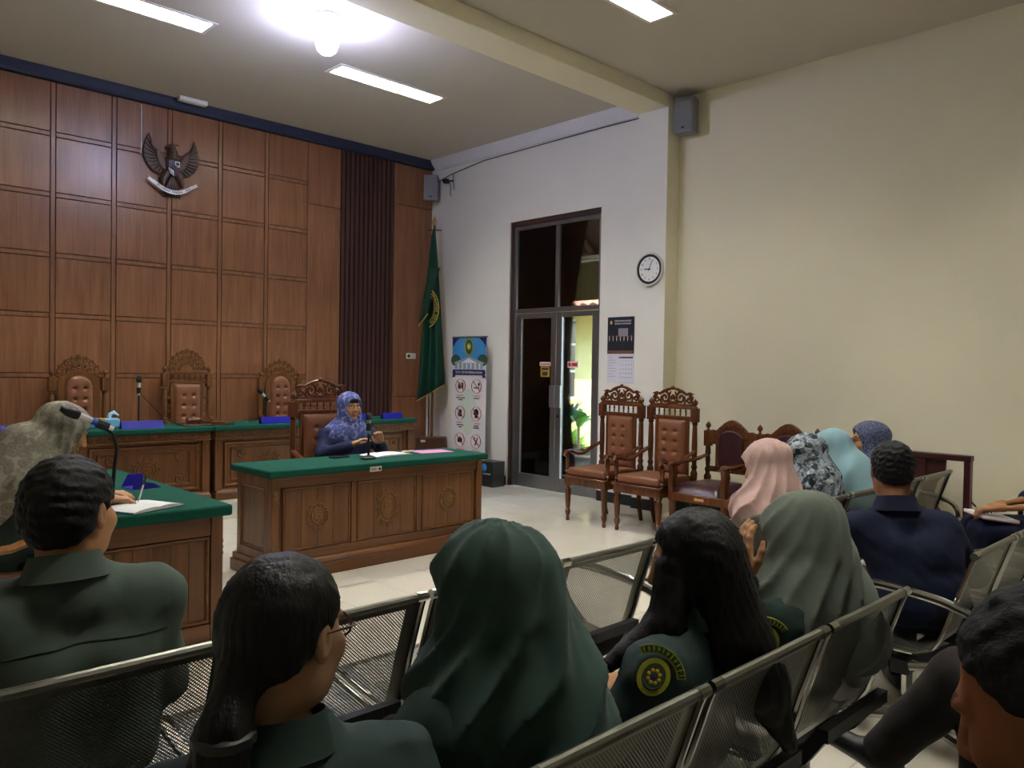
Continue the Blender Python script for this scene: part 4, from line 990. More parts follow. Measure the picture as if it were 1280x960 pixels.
def hair_build(r, hp, inv, hd, Rh, hs, nk, toH):
    k = hp['kind']; mat = hp['mat']
    def cap(Q, o=0):
        d = ell(Q, (0, -.018, .040), (.080+o, .099+o, .085+o))
        if k == 'long': d = smin(d, ell(Q, (0, -.055, -.02), (.074+o, .062+o, .08+o)), .03)
        elif k == 'tail': d = smin(d, ell(Q, (0, -.058, .0), (.068+o, .052+o, .066+o)), .03)
        else: d = smin(d, ell(Q, (0, -.05, -.01), (.076+o*.5, .058+o*.5, .07)), .03)
        return d
    if k == 'short':
        fr = hp.get('front', .055)
        def fn(P):
            Q = inv(P); y = Q[:, 1]; d = cap(Q, hp.get('o', .004))-.004*wob(Q, 110, 2)-.0022*wob(Q, 260, 4)
            line = np.interp(y, [-.12, -.07, -.03, -.012, .012, .03, .06, .09, .12], [-.085, -.07, -.035, .0, -.012, .022, fr-.012, fr+.012, fr+.02])
            d = smax(d, line-Q[:, 2], hp.get('ks', .012))
            X = np.abs(Q[:, 0]); return smax(d, -ell(np.stack([X, y, Q[:, 2]], 1), (.086, -.008, -.004), (.02, .024, .034)), .006)
        V, F = surf(fn, hd-.16, hd+.16, .0052)
    else:
        tail = hp.get('tail', [])
        def fn(P):
            Q = inv(P); d = cap(Q, .004); y = Q[:, 1]
            line = np.interp(y, [-.13, -.06, -.02, .01, .04, .07, .11], hp.get('line', [-.12, -.10, -.05, .0, .045, .07, .09]))
            d = smax(d, line-Q[:, 2], .012)
            ear = ell(np.stack([np.abs(Q[:, 0]), y, Q[:, 2]], 1), (.086, -.008, -.006), (.018, .022, .032))
            if not hp.get('cover'): d = smax(d, -ear, .006)
            for i, (a, b, ra, rb) in enumerate(tail): d = smin(d, cone(P, a, b, ra, rb), hp.get('k', .025))
            th = np.arctan2(P[:, 0]-hd[0], -(P[:, 1]-hd[1]))
            return d-.0016*np.sin(th*46+9*np.sin(P[:, 2]*7)+P[:, 2]*14)-.0016*wob(P, 60, 5)
        pts = [hd-.14, hd+.14]+[np.array(t[i]) for t in tail for i in (0, 1)]; lo, hi = bound(pts, .09)
        V, F = surf(fn, lo, hi, .0068)
    np_obj('hair', [(V, F)], mat, r)
def hijab_build(r, hj, inv, hd, Rh, hs, nk, ch, sh, toH):
    amp = hj.get('amp', .007); ext = hj.get('ext', []); n = hj.get('n', 9); ph = hj.get('ph', 0); sl = hj.get('slant', 10); cape = hj.get('cape', .16)
    def fn(P):
        Q = inv(P)
        d = U([ell(Q, (0, -.012, .03), (.098, .126, .102)), ell(Q, (0, .012, -.055), (.086, .096, .095))], .04)
        pr = [cone(P, toH(np.array((0, -.02, -.07))), nk+np.array((0, .0, -.02)), .085, .10)]
        for s in (-1, 1): pr.append(cone(P, nk+np.array((0, 0, -.01)), sh[s]*.85+nk*.15+np.array((0, 0, -.02)), .085, .082))
        pr.append(ell(P, ch+np.array((0, .055, .10)), (.17, .10, cape))); pr.append(ell(P, ch+np.array((0, -.045, .10)), (.18, .10, cape)))
        d = smin(d, U(pr, .05), .05)
        for e in ext: d = smin(d, cone(P, *e), .06)
        th = np.arctan2(P[:, 0]-hd[0], P[:, 1]-hd[1]+.02); z = P[:, 2]-hd[2]
        w = .35+.65*sst(-z, -.02, .14)
        f = np.sin(n*th+sl*z+ph+1.4*np.sin(7*z+ph)+.8*wob(P, 9, 3)); f = 1-np.abs(f)**.7*1.6
        d = d-amp*w*f-.35*amp*wob(P, 34, 7)
        fo = hj.get('face', (.085, .105, .096))
        if hj.get('open', True):
            d = smax(d, -ell(Q, (0, .142, -.020), fo), .012)
        if 'zmin' in hj: d = smax(d, hj['zmin']+hj.get('zs', 0)*(P[:, 1]-ch[1])-P[:, 2], .012)
        return d
    pts = [hd-.14, hd+.14, sh[-1], sh[1], ch]+[np.array(e[i]) for e in ext for i in (0, 1)]; lo, hi = bound(pts, .14)
    V, F = surf(fn, lo, hi, hj.get('h', .0085)); np_obj('headscarf', [(V, F)], hj['mat'], r)
    if hj.get('under') is not None:      # inner cap showing round the face
        def fu(P): Q = inv(P); return smax(smax(ell(Q, (0, -.012, .03), (.086, .107, .093)), .032-Q[:, 2]+.0*Q[:, 1], .006), -(Q[:, 1]-.02), .005)
        V, F = surf(fu, hd-.14, hd+.14, .0075); np_obj('inner_cap', [(V, F)], hj['under'], r)
# ---- cloths ----
F_uni = fabric('grey green uniform', '4c5951', .8, .12, 700, .2); F_unid = fabric('dark green uniform', '2b3c37', .8, .12, 700, .2); F_unib = fabric('teal grey uniform', '354544', .8, .12, 700, .2)
F_navy = fabric('navy shirt cloth', '1a2038', .85, .15, 600, .2); F_navyb = fabric('bright navy blouse', '1d2344', .8, .12, 600, .2); F_blk = fabric('black trouser cloth', '16151a', .85, .15, 600, .2)
F_brn = fabric('dark brown trouser cloth', '2a2523', .85, .15, 600, .2); F_jean = fabric('navy trouser cloth', '161b33', .85, .15, 600, .2)
F_hgreen = fabric('dark green scarf', '37504a', .7, .1, 900, .1, .1); F_hgrey = fabric('grey green scarf', '626b61', .7, .1, 900, .1, .1); F_hpink = fabric('dusty pink scarf', 'b3958f', .75, .1, 900, .1, .1); F_hblue = fabric('light blue scarf', '7898a2', .75, .1, 900, .1, .1)
def pattern(name, cols, scale, kind='voronoi', rough=.75, mixs=.5):
    t = Nt(name); v = t.coord(); w = t.n('TexNoise'); w.inputs['Scale'].default_value = scale*.5; t.l(v, w.inputs['Vector'])
    vm = t.n('VectorMath', operation='MULTIPLY_ADD'); t.l(w.outputs['Color'], vm.inputs[0]); vm.inputs[1].default_value = (.6/scale,)*3; t.l(v, vm.inputs[2])
    x = t.n('TexVoronoi'); x.inputs['Scale'].default_value = scale; t.l(vm.outputs[0], x.inputs['Vector'])
    n = t.noise(v, scale*1.7, 3)
    if kind == 'cell': f = t.math('ADD', t.math('MULTIPLY', x.outputs['Color'], .6), t.math('MULTIPLY', n, .4))
    else: f = t.math('ADD', t.math('MULTIPLY', x.outputs['Distance'], .7), t.math('MULTIPLY', n, .4))
    k = len(cols); t.set(t.ramp(f, [(.22+.5*i/(k-1), lin(c)) for i, c in enumerate(cols)]), rough, 0, .25); t.bump(t.noise(v, 700, 1), .1, .001); MATS[name] = t.m; return t.m
F_clerk = pattern('mottled grey beige scarf', ['67625a', '8d887c', '7b766c', 'a19c8e'], 26)
F_flor = pattern('black and pale floral scarf', ['0e1118', '2a3038', '8d98a2', '14171f', 'a9b2b8'], 30, 'cell')
F_nh = pattern('navy scarf with pale motif', ['10142a', '181d34', '6a7190', '1a2036'], 85)
F_wit = pattern('blue lilac patterned scarf', ['2b3360', '565f98', '39427a', '8289b8'], 34)
# ---------------- patches worn on sleeves ----------------
M_patch = plain('green patch', '2f4a1e', .8, var=.1); M_patchy = plain('yellow embroidery', '9c9a25', .8, var=.1)
def sleeve_patches(parent, c, nrm, up, sc=1.0):
    n = Vector(nrm).normalized()
    so = [o for o in COL.objects if o.parent == parent and o.name.startswith('shirt')][0]
    from mathutils.bvhtree import BVHTree
    bv = BVHTree.FromPolygons([v.co for v in so.data.vertices], [tuple(p.vertices) for p in so.data.polygons])
    hit = bv.ray_cast(Vector(c)+n*.5, -n)
    if hit[0] is not None: c = tuple(hit[0]+n*.004); n = (n+hit[1].normalized()*.6).normalized()
    u = Vector(up); u = (u-n*u.dot(n)).normalized(); x = u.cross(n); M = Matrix((x, u, n)).transposed().to_4x4(); M.translation = Vector(c)
    M = M @ Matrix.Scale(sc, 4)
    def oval(a, b, z0, z1, bulge=.0):
        return [(a*math.cos(2*PI*i/28), b*math.sin(2*PI*i/28)*(1.06 if math.sin(2*PI*i/28) < 0 else 1)) for i in range(28)]
    e = MB(); e.T = M; e.prism(oval(.033, .038, 0, 0), -.012, .002, 'xy'); p = e.build('sleeve_badge', M_patchy, parent, label='oval yellow and green court badge')
    e = MB(); e.T = M; e.prism(oval(.0235, .028, 0, 0), .0022, .003, 'xy'); e.build('badge_field', M_patch, p)
    e = MB(); e.T = M
    for k in range(8):
        a = 2*PI*k/8; e.ball((.012*math.cos(a), .013*math.sin(a), .0034), (.0045, .0045, .001), 6, 4)
    e.build('badge_flower', M_gold, p)
    e = MB(); e.T = M; e.ball((0, 0, .0036), (.008, .008, .001), 8, 4); e.tube([(.02*math.cos(t), -.004+.022*math.sin(t), .0035) for t in [PI*1.1+PI*.8*i/10 for i in range(11)]], .0018, 4); e.build('badge_scroll', M_ink, p)
    def arcband(r0, r1, a0, a1, z0, z1):
        m = MB(); m.T = M; n_ = 14; out = [(r1*math.cos(a0+(a1-a0)*i/n_), r1*math.sin(a0+(a1-a0)*i/n_)-.004) for i in range(n_+1)]; inn = [(r0*math.cos(a0+(a1-a0)*i/n_), r0*math.sin(a0+(a1-a0)*i/n_)-.004) for i in range(n_, -1, -1)]
        vs = [(x_, y_, z) for z in (z0, z1) for x_, y_ in out+inn]; k = len(out)+len(inn); h = n_+1; fs = []
        for i in range(n_): fs += [(i, i+1, k-2-i, k-1-i), (k+i, k+k-1-i, k+k-2-i, k+i+1), (i, k+i, k+i+1, i+1), (k-1-i, k-2-i, 2*k-2-i, 2*k-1-i)]
        m.add(vs, fs); return m
    q = arcband(.050, .068, PI*.18, PI*.82, -.012, .002).build('shoulder_title', M_patchy, parent, label='curved yellow and green shoulder title')
    arcband(.0525, .0655, PI*.195, PI*.805, .0022, .0028).build('title_field', M_patch, q)
    g = MB(); g.T = M
    for i in range(11):
        a = PI*(.78-.56*i/10); g.tube([(.054*math.cos(a), .054*math.sin(a)-.004, .003), (.064*math.cos(a), .064*math.sin(a)-.004, .003)], .0012, 4); 
        if i % 2: g.tube([(.059*math.cos(a), .059*math.sin(a)-.004, .003), (.059*math.cos(a-.07), .059*math.sin(a-.07)-.004, .003)], .001, 4)
    tag(g.build('title_stitching', M_patchy, q), kind='stuff')

# ---------------- audience, row one left: man with dark short hair ----------------
person((.545, 2.06, 0), -.05, 'man in grey green uniform shirt with short black hair, seen from behind', 'b5835c', F_uni, F_blk, head=(-.005, -.025, 1.095), hyaw=-.8, hpitch=-.05,
       neck=(-.01, -.04, .965), chest=(0, -.02, .76), sw=.19, bulk=1.12, collar=F_uni, hair=dict(kind='short', mat=M_hairs, o=.008), hs=1.04, seed=1)
from mathutils.bvhtree import BVHTree
mL = [o for o in COL.objects if o.name == 'person'][0]; so_ = [o for o in COL.objects if o.parent == mL and o.name.startswith('shirt')][0]
bv_ = BVHTree.FromPolygons([v.co for v in so_.data.vertices], [tuple(p.vertices) for p in so_.data.polygons]); pts_ = []
for i in range(31):
    x_ = -.19+.38*i/30; h_ = bv_.ray_cast(Vector((x_, -1, .815-.25*x_*x_)), Vector((0, 1, 0)))
    if h_[0] is not None: pts_.append(tuple(h_[0]+Vector((0, -.0005, 0))))
MB().tube(pts_, .0028, 5).build('yoke_seam', fabric('seam thread', '2c352f', .9), mL)
# ---------------- row two left ----------------
po = person((.60, 1.14, 0), -.28, 'woman in dark green uniform with black ponytail and brown framed glasses', 'a07a5c', F_unib, F_blk, head=(.005, -.02, 1.03), hyaw=-.85, hpitch=-.12,
       neck=(0, -.05, .88), chest=(0, -.02, .72), sw=.18, bulk=1.08, collar=F_unid, glasses=plain('brown glasses frame', '3a1c16', .3), seed=2,
       hair=dict(kind='tail', mat=M_hair, line=[-.07, -.055, -.02, .01, .045, .07, .09], tail=[((-.075, -.09, 1.0), (-.10, -.125, .94), .034, .03), ((-.10, -.125, .94), (-.115, -.135, .86), .036, .045), ((-.115, -.135, .86), (-.105, -.14, .74), .045, .042), ((-.105, -.14, .74), (-.09, -.135, .60), .042, .015)]))
MB().tube([(-.10+.034*math.cos(2*PI*i/14), -.125+.034*math.sin(2*PI*i/14), .935) for i in range(14)], .012, 6, closed=True).build('hair_tie', M_blackp, po)
person((1.07, 1.15, 0), .06, 'woman in long dark green headscarf and uniform, seen from behind', 'b08058', F_unid, F_blk, head=(-.015, .0, 1.015), hyaw=.25, hpitch=-.25,
       neck=(0, -.02, .87), chest=(0, -.01, .71), seed=3,
       hijab=dict(mat=F_hgreen, amp=.014, n=5, slant=15, ph=1.2, h=.0075, zmin=.58, ext=[((.02, -.04, 1.0), (.04, -.12, .74), .10, .115), ((.04, -.11, .8), (.06, -.10, .58), .115, .115)]))
lh = person((1.66, 1.12, 0), .15, 'woman with long straight black hair and court badges on her uniform sleeve', 'b08058', F_unib, F_jean, head=(.0, -.045, .985), hyaw=.55, hpitch=-.25,
       neck=(0, -.05, .85), chest=(0, -.02, .70), sw=.185, bulk=1.02, seed=4, collar=F_unib,
       arms={-1: dict(e=(-.255, .04, .62), w=(-.17, .25, .66), d=(-.2, .9, .15), n=(-.3, 0, 1), curl=.6, th=.4)},
       hair=dict(kind='long', mat=M_hairb, cover=True, line=[-.3, -.25, -.2, -.13, -.06, .06, .09], k=.03, tail=[((.0, -.10, 1.0), (.02, -.15, .80), .075, .085), ((.02, -.15, .80), (.06, -.20, .70), .085, .06), ((.06, -.20, .70), (.09, -.26, .56), .065, .02), ((-.06, -.02, .97), (-.10, -.03, .84), .045, .045), ((-.10, -.02, .85), (-.23, .055, .77), .04, .018), ((.06, -.06, .97), (.09, -.12, .76), .05, .06)]))
sleeve_patches(lh, (-.212, -.04, .765), (-.74, -.6, .30), (.45, -.4, .9), 1.05)
gh = person((2.25, 1.10, 0), .12, 'woman in grey green headscarf holding one open hand up before her face', 'b98a66', F_unid, F_blk, head=(-.0, -.02, .965), hyaw=.35, hpitch=-.45,
       neck=(0, -.04, .835), chest=(0, -.01, .69), seed=5,
       arms={-1: dict(e=(-.27, .13, .67), w=(-.215, .06, .85), d=(.12, .12, 1), n=(-.75, .55, .1), curl=.28, th=.2, sp=.02)},
       hijab=dict(mat=F_hgrey, amp=.010, n=6, slant=14, ph=.3, h=.0085, zmin=.56, ext=[((.03, -.03, .95), (.10, -.10, .68), .10, .15), ((-.02, -.03, .93), (-.06, -.05, .76), .09, .09)]))
sleeve_patches(gh, (-.235, -.01, .715), (-.86, -.45, .2), (.1, .1, 1), .95)
# ---------------- row one right ----------------
person((3.93, 2.06, 0), .15, 'woman in dusty pink headscarf bowing her head', 'b98a66', F_blk, F_blk, head=(-.02, .02, .955), hyaw=.35, hpitch=-.35, neck=(0, -.0, .82), chest=(0, 0, .69), hs=1.06, seed=6,
       hijab=dict(mat=F_hpink, amp=.014, n=7, slant=14, ph=2, zmin=.62, h=.009, ext=[((-.03, .05, .90), (-.08, .10, .72), .09, .09), ((-.05, .0, .82), (-.17, .03, .72), .115, .11), ((.05, .0, .82), (.15, .02, .72), .10, .09)]))
person((4.47, 2.07, 0), .1, 'woman in black and pale floral headscarf behind the pink scarf', 'b98a66', F_blk, F_blk, head=(0, .06, .96), hyaw=.2, hpitch=-.45, neck=(0, .02, .83), chest=(0, 0, .69), hs=1.04, seed=7,
       hijab=dict(mat=F_flor, amp=.009, n=8, slant=12, ph=1, zmin=.60, h=.010))
person((5.03, 2.09, 0), .0, 'woman in plain light blue headscarf bowing deeply', 'b98a66', F_blk, F_blk, head=(-.02, .13, .955), hyaw=.1, hpitch=-.55, neck=(0, .07, .83), chest=(0, .02, .69), hs=1.05, seed=8,
       hijab=dict(mat=F_hblue, amp=.005, n=5, slant=8, ph=.5, zmin=.56, h=.010, ext=[((0, .08, .93), (.0, -.09, .66), .10, .17)]))
person((5.58, 2.10, 0), .1, 'woman in navy patterned headscarf and glasses looking towards the judges', 'b98a66', F_navy, F_blk, head=(-.01, .10, .99), hyaw=.5, hpitch=-.06, neck=(0, .04, .85), chest=(0, .0, .70), hs=1.08, seed=9, glasses=plain('thin glasses frame', '2a2426', .3),
       hijab=dict(mat=F_nh, amp=.006, n=7, slant=10, ph=.9, zmin=.70, h=.009, face=(.10, .122, .108)))
# ---------------- row two right ----------------
nm = person((3.41, 1.12, 0), -.85, 'man in navy shirt leaning forward over his phone, seen from behind', '9a6a48', F_navy, F_blk, head=(-.085, .12, 1.045), hyaw=-.2, hpitch=-.25,
       neck=(-.075, .085, .905), chest=(-.03, .04, .73), sw=.165, bulk=1.02, collar=F_navy, hair=dict(kind='short', mat=M_hairs, o=.003), seed=10,
       arms={-1: dict(e=(-.29, .12, .67), w=(-.33, .23, .73), d=(.1, .55, .8), n=(-.85, -.3, .3), curl=.55, th=.3), 1: dict(e=(.26, .12, .62), w=(.12, .30, .62), d=(-.6, .7, .2), n=(.2, -.2, 1), curl=.6, th=.3)})
ph_ = empty('phone', tuple((Matrix.Translation((3.41, 1.12, 0)) @ RZ(-.85)) @ Vector((-.275, .29, .81))), -.85, 'phone with lilac screen held by the man in navy shirt', 'phone')
e = MB(); e.T = RX(-.6); e.cbox((0, 0, 0), (.075, .008, .15)); e.build('case', M_blackp, ph_, bevel=.003); e = MB(); e.T = RX(-.6); e.cbox((0, -.0048, 0), (.068, .001, .138)); e.build('screen', emis('phone screen', lin('b08bd0'), .8), ph_)
person((5.63, 1.10, 0), .45, 'person in navy trousers writing on a notepad resting on the lap', 'a06f4c', F_navy, F_jean, head=(.06, -.06, 1.10), hyaw=0, hpitch=-.3, neck=(.03, -.07, .95), chest=(.02, -.03, .76), sw=.18, hair=dict(kind='short', mat=M_hairs), seed=11, sleeve_cut=.9,
       legs={-1: dict(h=(-.09, .02, .51), k=(-.13, .43, .53), a=(-.10, .42, .09), f=(0, 1)), 1: dict(h=(.09, .02, .51), k=(.09, .43, .51), a=(.10, .44, .09), f=(0, 1))},
       arms={-1: dict(e=(-.23, .1, .70), w=(-.16, .33, .67), d=(.0, .95, -.1), n=(0, .1, 1), curl=.8, th=.7), 1: dict(e=(.22, .1, .68), w=(.02, .29, .67), d=(-.75, .55, .0), n=(0, .1, 1), curl=.45, th=.3)})
# ---------------- row three ----------------
person((.93, .14, 0), .12, 'man with short grey-flecked hair and brown skin looking down, in profile', '8a5636', F_blk, F_blk, head=(.0, .03, 1.125), hyaw=-.18, hpitch=-.45, closed=True, neck=(-.01, -.03, .965), chest=(0, -.01, .75), sw=.19, bulk=1.08, collar=F_blk,
       hair=dict(kind='short', mat=M_hairg, o=.0005, front=.072, ks=.012), seed=12)
person((2.50, .22, 0), .0, 'person in dark brown trousers sitting with one leg crossed over the other', '8a5636', F_blk, F_brn, head=(0, -.02, 1.11), neck=(0, -.06, .96), chest=(0, -.02, .76), hair=dict(kind='short', mat=M_hairs), seed=13,
       legs={1: dict(h=(.09, .02, .51), k=(.11, .44, .49), a=(.11, .46, .09), f=(0, 1)), -1: dict(h=(-.09, .02, .52), k=(.10, .52, .545), a=(.12, .74, .25), f=(0, 1), fz=.25, u=(0, -.25, 1))}, legr=.012)
# ---------------- witness ----------------
wt = person((3.66, 5.82, 0), PI-.12, 'woman in navy blouse and blue lilac headscarf speaking at the desk microphone', 'b98a68', F_navyb, F_blk, head=(.0, .06, 1.105), hyaw=.06, hpitch=.02, neck=(0, .02, .955), chest=(0, .02, .77), sw=.185, bulk=1.15, seed=14, glasses=plain('black glasses frame', '15131a', .3), hs=1.0,
       arms={1: dict(e=(.27, .12, .73), w=(.12, .33, .80), d=(-.62, .45, .45), n=(.35, -.3, .9), curl=.5, th=.4), -1: dict(e=(-.27, .13, .74), w=(-.15, .34, .80), d=(.35, .35, .75), n=(-.4, -.7, .5), curl=.6, th=.4, sp=.02)},
       hijab=dict(mat=F_wit, amp=.007, n=8, slant=12, ph=.2, zmin=.74, zs=-.5, h=.008, cape=.13, under=F_blk))
# ---------------- clerk ----------------
cw = person((.86, 4.22, 0), -PI/2+.05, 'woman in mottled grey headscarf bending over the desk to write', 'b58660', F_unib, F_blk, head=(-.0, .225, 1.115), hyaw=-.05, hpitch=-.45, closed=True, neck=(0, .115, .98), chest=(0, .05, .77), sw=.185, bulk=1.1, seed=15, hs=1.04,
       arms={1: dict(e=(.27, .20, .80), w=(.20, .34, .80), d=(.1, .95, -.12), n=(.1, .1, 1), curl=.75, th=.75), -1: dict(e=(-.24, .22, .80), w=(-.06, .40, .79), d=(.7, .7, 0), n=(0, 0, 1), curl=.3, th=.2)},
       hijab=dict(mat=F_clerk, amp=.009, n=7, slant=12, ph=2.2, zmin=.70, h=.0085, cape=.16, face=(.10, .125, .108), ext=[((0, .05, 1.05), (.02, -.07, .82), .11, .15)]))
# ================= ITEMS ON WALLS =================
def wall_frame(name, loc, rz, label, cat): return empty(name, loc, rz, label, cat)
def flat(poly, y0, t=.0012): return MB().prism(poly, y0-t, y0, 'xz')
def rect(cx, cz, w, h): return [(cx-w/2, cz-h/2), (cx+w/2, cz-h/2), (cx+w/2, cz+h/2), (cx-w/2, cz+h/2)]
def ovalp(cx, cz, a, b, n=24, a0=0, a1=2*PI): return [(cx+a*math.cos(a0+(a1-a0)*i/n), cz+b*math.sin(a0+(a1-a0)*i/n)) for i in range(n)]
TXT = RX(PI/2)
def label_text(txt, size, mat, parent, x, y, z, width=None): return lettering(txt, size, mat, parent, TR(x, y, z) @ TXT, .0006, width)
# ---- eagle emblem on the panelled wall ----
g = empty('eagle_emblem', (3.235, YB-.005, 3.52), 0, 'carved wooden eagle emblem with shield and white ribbon on the panelled wall', 'emblem')
M_eagle = wood('eagle wood', '3a261a', '5e4430', 2, 16, .45)
WO = [(.05, -.02), (.075, .11), (.135, .185), (.19, .225), (.225, .285), (.24, .335), (.275, .25), (.292, .16), (.285, .08), (.25, .01), (.19, -.05), (.12, -.075)]
for s in (-1, 1):
    w = MB(); w.prism([(s*a, b) for a, b in WO], -.03, -.004, 'xz'); wo_ = w.build('wing', M_eagle, g, bevel=.006)
    f_ = MB()
    for k in range(11):               # flight feathers, tip of the wing to its foot
        t = k/10; o = WO[5:]; q = t*(len(o)-1); a_, b_ = o[int(q)], o[min(len(o)-1, int(q)+1)]; u_ = q-int(q); ex, ez = a_[0]*(1-u_)+b_[0]*u_, a_[1]*(1-u_)+b_[1]*u_
        rx, rz_ = .20-.12*t, .20-.21*t; f_.tube([(s*rx, -.032, rz_), (s*(rx*.5+ex*.5), -.040, rz_*.5+ez*.5-.008), (s*ex*.985, -.03, ez)], [.012, .016, .006], 6, flat=.6)
    tag(f_.build('flight_feathers', M_eagle, wo_), kind='stuff')
    MB().prism([(s*.06, .0), (s*.085, .10), (s*.135, .165), (s*.175, .185), (s*.165, .10), (s*.135, .02), (s*.09, -.03)], -.052, -.03, 'xz').build('wing_coverts', M_eagle, wo_, bevel=.008)
MB().ball((0, -.045, .03), (.075, .045, .12), 14, 9).tube([(0, -.05, .10), (.005, -.055, .17), (-.008, -.055, .215)], [.055, .045, .036], 10).build('torso', M_eagle, g)
MB().ball((-.015, -.055, .225), (.042, .032, .034), 12, 8).tube([(-.045, -.058, .225), (-.075, -.06, .215), (-.09, -.06, .195)], [.018, .013, .003], 8).tube([(.0, -.06, .25), (.04, -.06, .262), (.06, -.06, .25)], [.012, .01, .002], 6).build('head', M_eagle, g)
tl_ = MB()
for k in range(7): a = (k-3)*.16; tl_.tube([(0, -.03, -.07), (math.sin(a)*.12, -.035, -.19), (math.sin(a)*.20, -.02, -.30)], [.03, .026, .012], 6, flat=.5)
tag(tl_.build('tail', M_eagle, g), kind='stuff')
for s in (-1, 1): MB().tube([(s*.05, -.04, -.05), (s*.09, -.055, -.12), (s*.105, -.065, -.185)], [.045, .035, .014], 8).build('leg', M_eagle, g)
shd = [(-.062, .075), (.062, .075), (.062, -.02), (.045, -.06), (0, -.095), (-.045, -.06), (-.062, -.02)]
sh_ = MB().prism(shd, -.098, -.08, 'xz').build('shield', M_ink, g, bevel=.003)
MB().prism([(.006, .072), (.059, .072), (.059, .012), (.006, .012)], -.1005, -.0985, 'xz').build('shield_quarter', M_paper, sh_, label='white shield quarter')
MB().prism([(-.059, .072), (-.006, .072), (-.006, .012), (-.059, .012)], -.1005, -.0985, 'xz').build('shield_quarter', plain('violet shield', '5a5878', .6), sh_)
MB().prism([(-.059, -.002), (-.006, -.03), (-.004, -.085), (-.042, -.058), (-.059, -.02)], -.1005, -.0985, 'xz').build('shield_quarter', M_paper, sh_)
MB().prism([(.006, -.006), (.059, -.006), (.059, -.02), (.042, -.058), (.006, -.085)], -.1005, -.0985, 'xz').build('shield_quarter', plain('dark red shield', '4a2228', .6), sh_)
MB().ball((.033, -.1015, .048), (.019, .003, .014), 8, 5).tube([(.033, -.1015, .04), (.033, -.1015, .02)], .004, 5).build('tree_mark', M_ink, sh_)
MB().prism([(-.02, .026), (.02, .026), (.024, 0), (0, -.026), (-.024, 0)], -.104, -.1008, 'xz').build('shield_star', M_blackp, sh_)
MB().tube([(-.032, -.1012, .052+.013*math.sin(t)) if False else (-.032+.014*math.cos(t), -.1012, .044+.014*math.sin(t)) for t in [PI+PI*i/8 for i in range(9)]], .004, 5).build('horn_mark', M_ink, sh_)
MB().tube([(-.05, -.1012, -.015), (-.035, -.1012, -.045), (-.012, -.1012, -.07)], .004, 5).build('ear_mark', M_ink, sh_)
rb = MB(); N = 24; P_ = []
for i in range(N+1):
    t = -1+2*i/N; x = t*.20; z = -.255+.085*t*t; P_.append([(x, -.075-.01*(1-t*t), z-.022), (x, -.077-.01*(1-t*t), z), (x, -.075-.01*(1-t*t), z+.022)])
rb.grid(P_); rbo = rb.build('ribbon', M_paper, g)
for s in (-1, 1): MB().prism([(s*.19, -.20), (s*.20, -.155), (s*.255, -.118), (s*.245, -.135), (s*.268, -.15)], -.072, -.066, 'xz').build('ribbon_end', M_paper, g)
for word, t0, t1 in (('BHINNEKA', -.86, -.2), ('TUNGGAL', -.1, .48), ('IKA', .6, .86)):
    n_ = len(word)
    for q, chh in enumerate(word):
        t = t0+(t1-t0)*(q+.5)/n_; M = TR(t*.2, -.088, -.255+.085*t*t) @ RY(-math.atan(.85*t)) @ TXT; lettering(chh, .03, M_ink, rbo, M, .001)
# ---- loudspeakers, camera, cables ----
def speaker(loc, rz, w, d, h, label):
    r = empty('wall_speaker', loc, rz, label, 'speaker')
    MB().box((-w/2, -d/2, -h/2), (w/2, d/2, h/2)).build('cabinet', M_greyp, r, bevel=.012, seg=2)
    MB().box((-w/2+.012, -d/2-.006, -h/2+.012), (w/2-.012, -d/2-.0005, h/2-.012)).build('grille', plain('speaker grille', '7e8087', .7, var=.1, scale=200, bump=.3), r, bevel=.004)
    MB().cbox((w*.0, -d/2-.0075, -h*.38), (.03, .002, .018)).build('badge', M_ink, r)
    MB().box((-.02, d/2, -.04), (.02, d/2+.05, .04)).build('bracket', M_blackp, r)
    return r
speaker((6.775, 4.56, 4.02), -PI/2+.25, .20, .17, .36, 'grey wall loudspeaker high on the cream wall beside the column')
speaker((6.60, 8.46, 3.86), -PI/4, .19, .16, .33, 'grey loudspeaker high in the corner above the green flag')
cc = empty('security_camera', (6.66, 8.22, 3.93), -PI/2, 'small black camera with dangling cables under the crown moulding', 'camera')
MB().box((-.035, -.035, -.03), (.035, .035, .03)).build('camera_body', M_blackp, cc, bevel=.01); MB().tube([(0, .03, 0), (0, .125, .03)], .012, 6).build('arm', M_blackp, cc)
MB().tube([(0, -.0355, 0), (0, -.055, 0)], .018, 10).build('lens', M_phone, cc)
for pts in ([(.03, .03, 0), (.05, .04, -.1), (.03, .05, -.16), (.045, .05, -.19)], [(.08, .05, .1), (.09, .05, -.02), (.10, .05, -.12)]): MB().tube(pts, .005, 5).build('cable', M_blackp, cc)
cb = MB().tube([(XR-.10, 8.45, 3.95), (XR-.03, 8.2, 4.04), (XR-.016, 7.6, 4.11), (XR-.014, 6.5, 4.12), (XR-.014, 5.6, 4.125), (XR-.014, 5.12, 4.12)], .006, 5).build('ceiling_cable', M_ink)
tag(cb, 'thin dark cable running below the crown moulding', 'cable')
cb = MB().tube([(2.93, YB-.006, 4.14), (2.93, YB-.006, 3.62)], .007, 6).build('wall_conduit', M_whitep); tag(cb, 'thin white cable hanging beside the eagle emblem', 'cable')
so = empty('wall_socket', (6.44, YB-.002, 1.60), 0, 'white double switch plate on the wood panel by the flag', 'switch')
MB().box((-.08, -.012, -.04), (.08, 0, .04)).build('plate', M_whitep, so, bevel=.003)
MB().tube([(-.04, -.0125, 0), (-.04, -.0145, 0)], .022, 12).build('socket_hole', M_ink, so); MB().box((.02, -.0155, -.022), (.06, -.0125, .022)).build('rocker', M_whitep, so, bevel=.002)
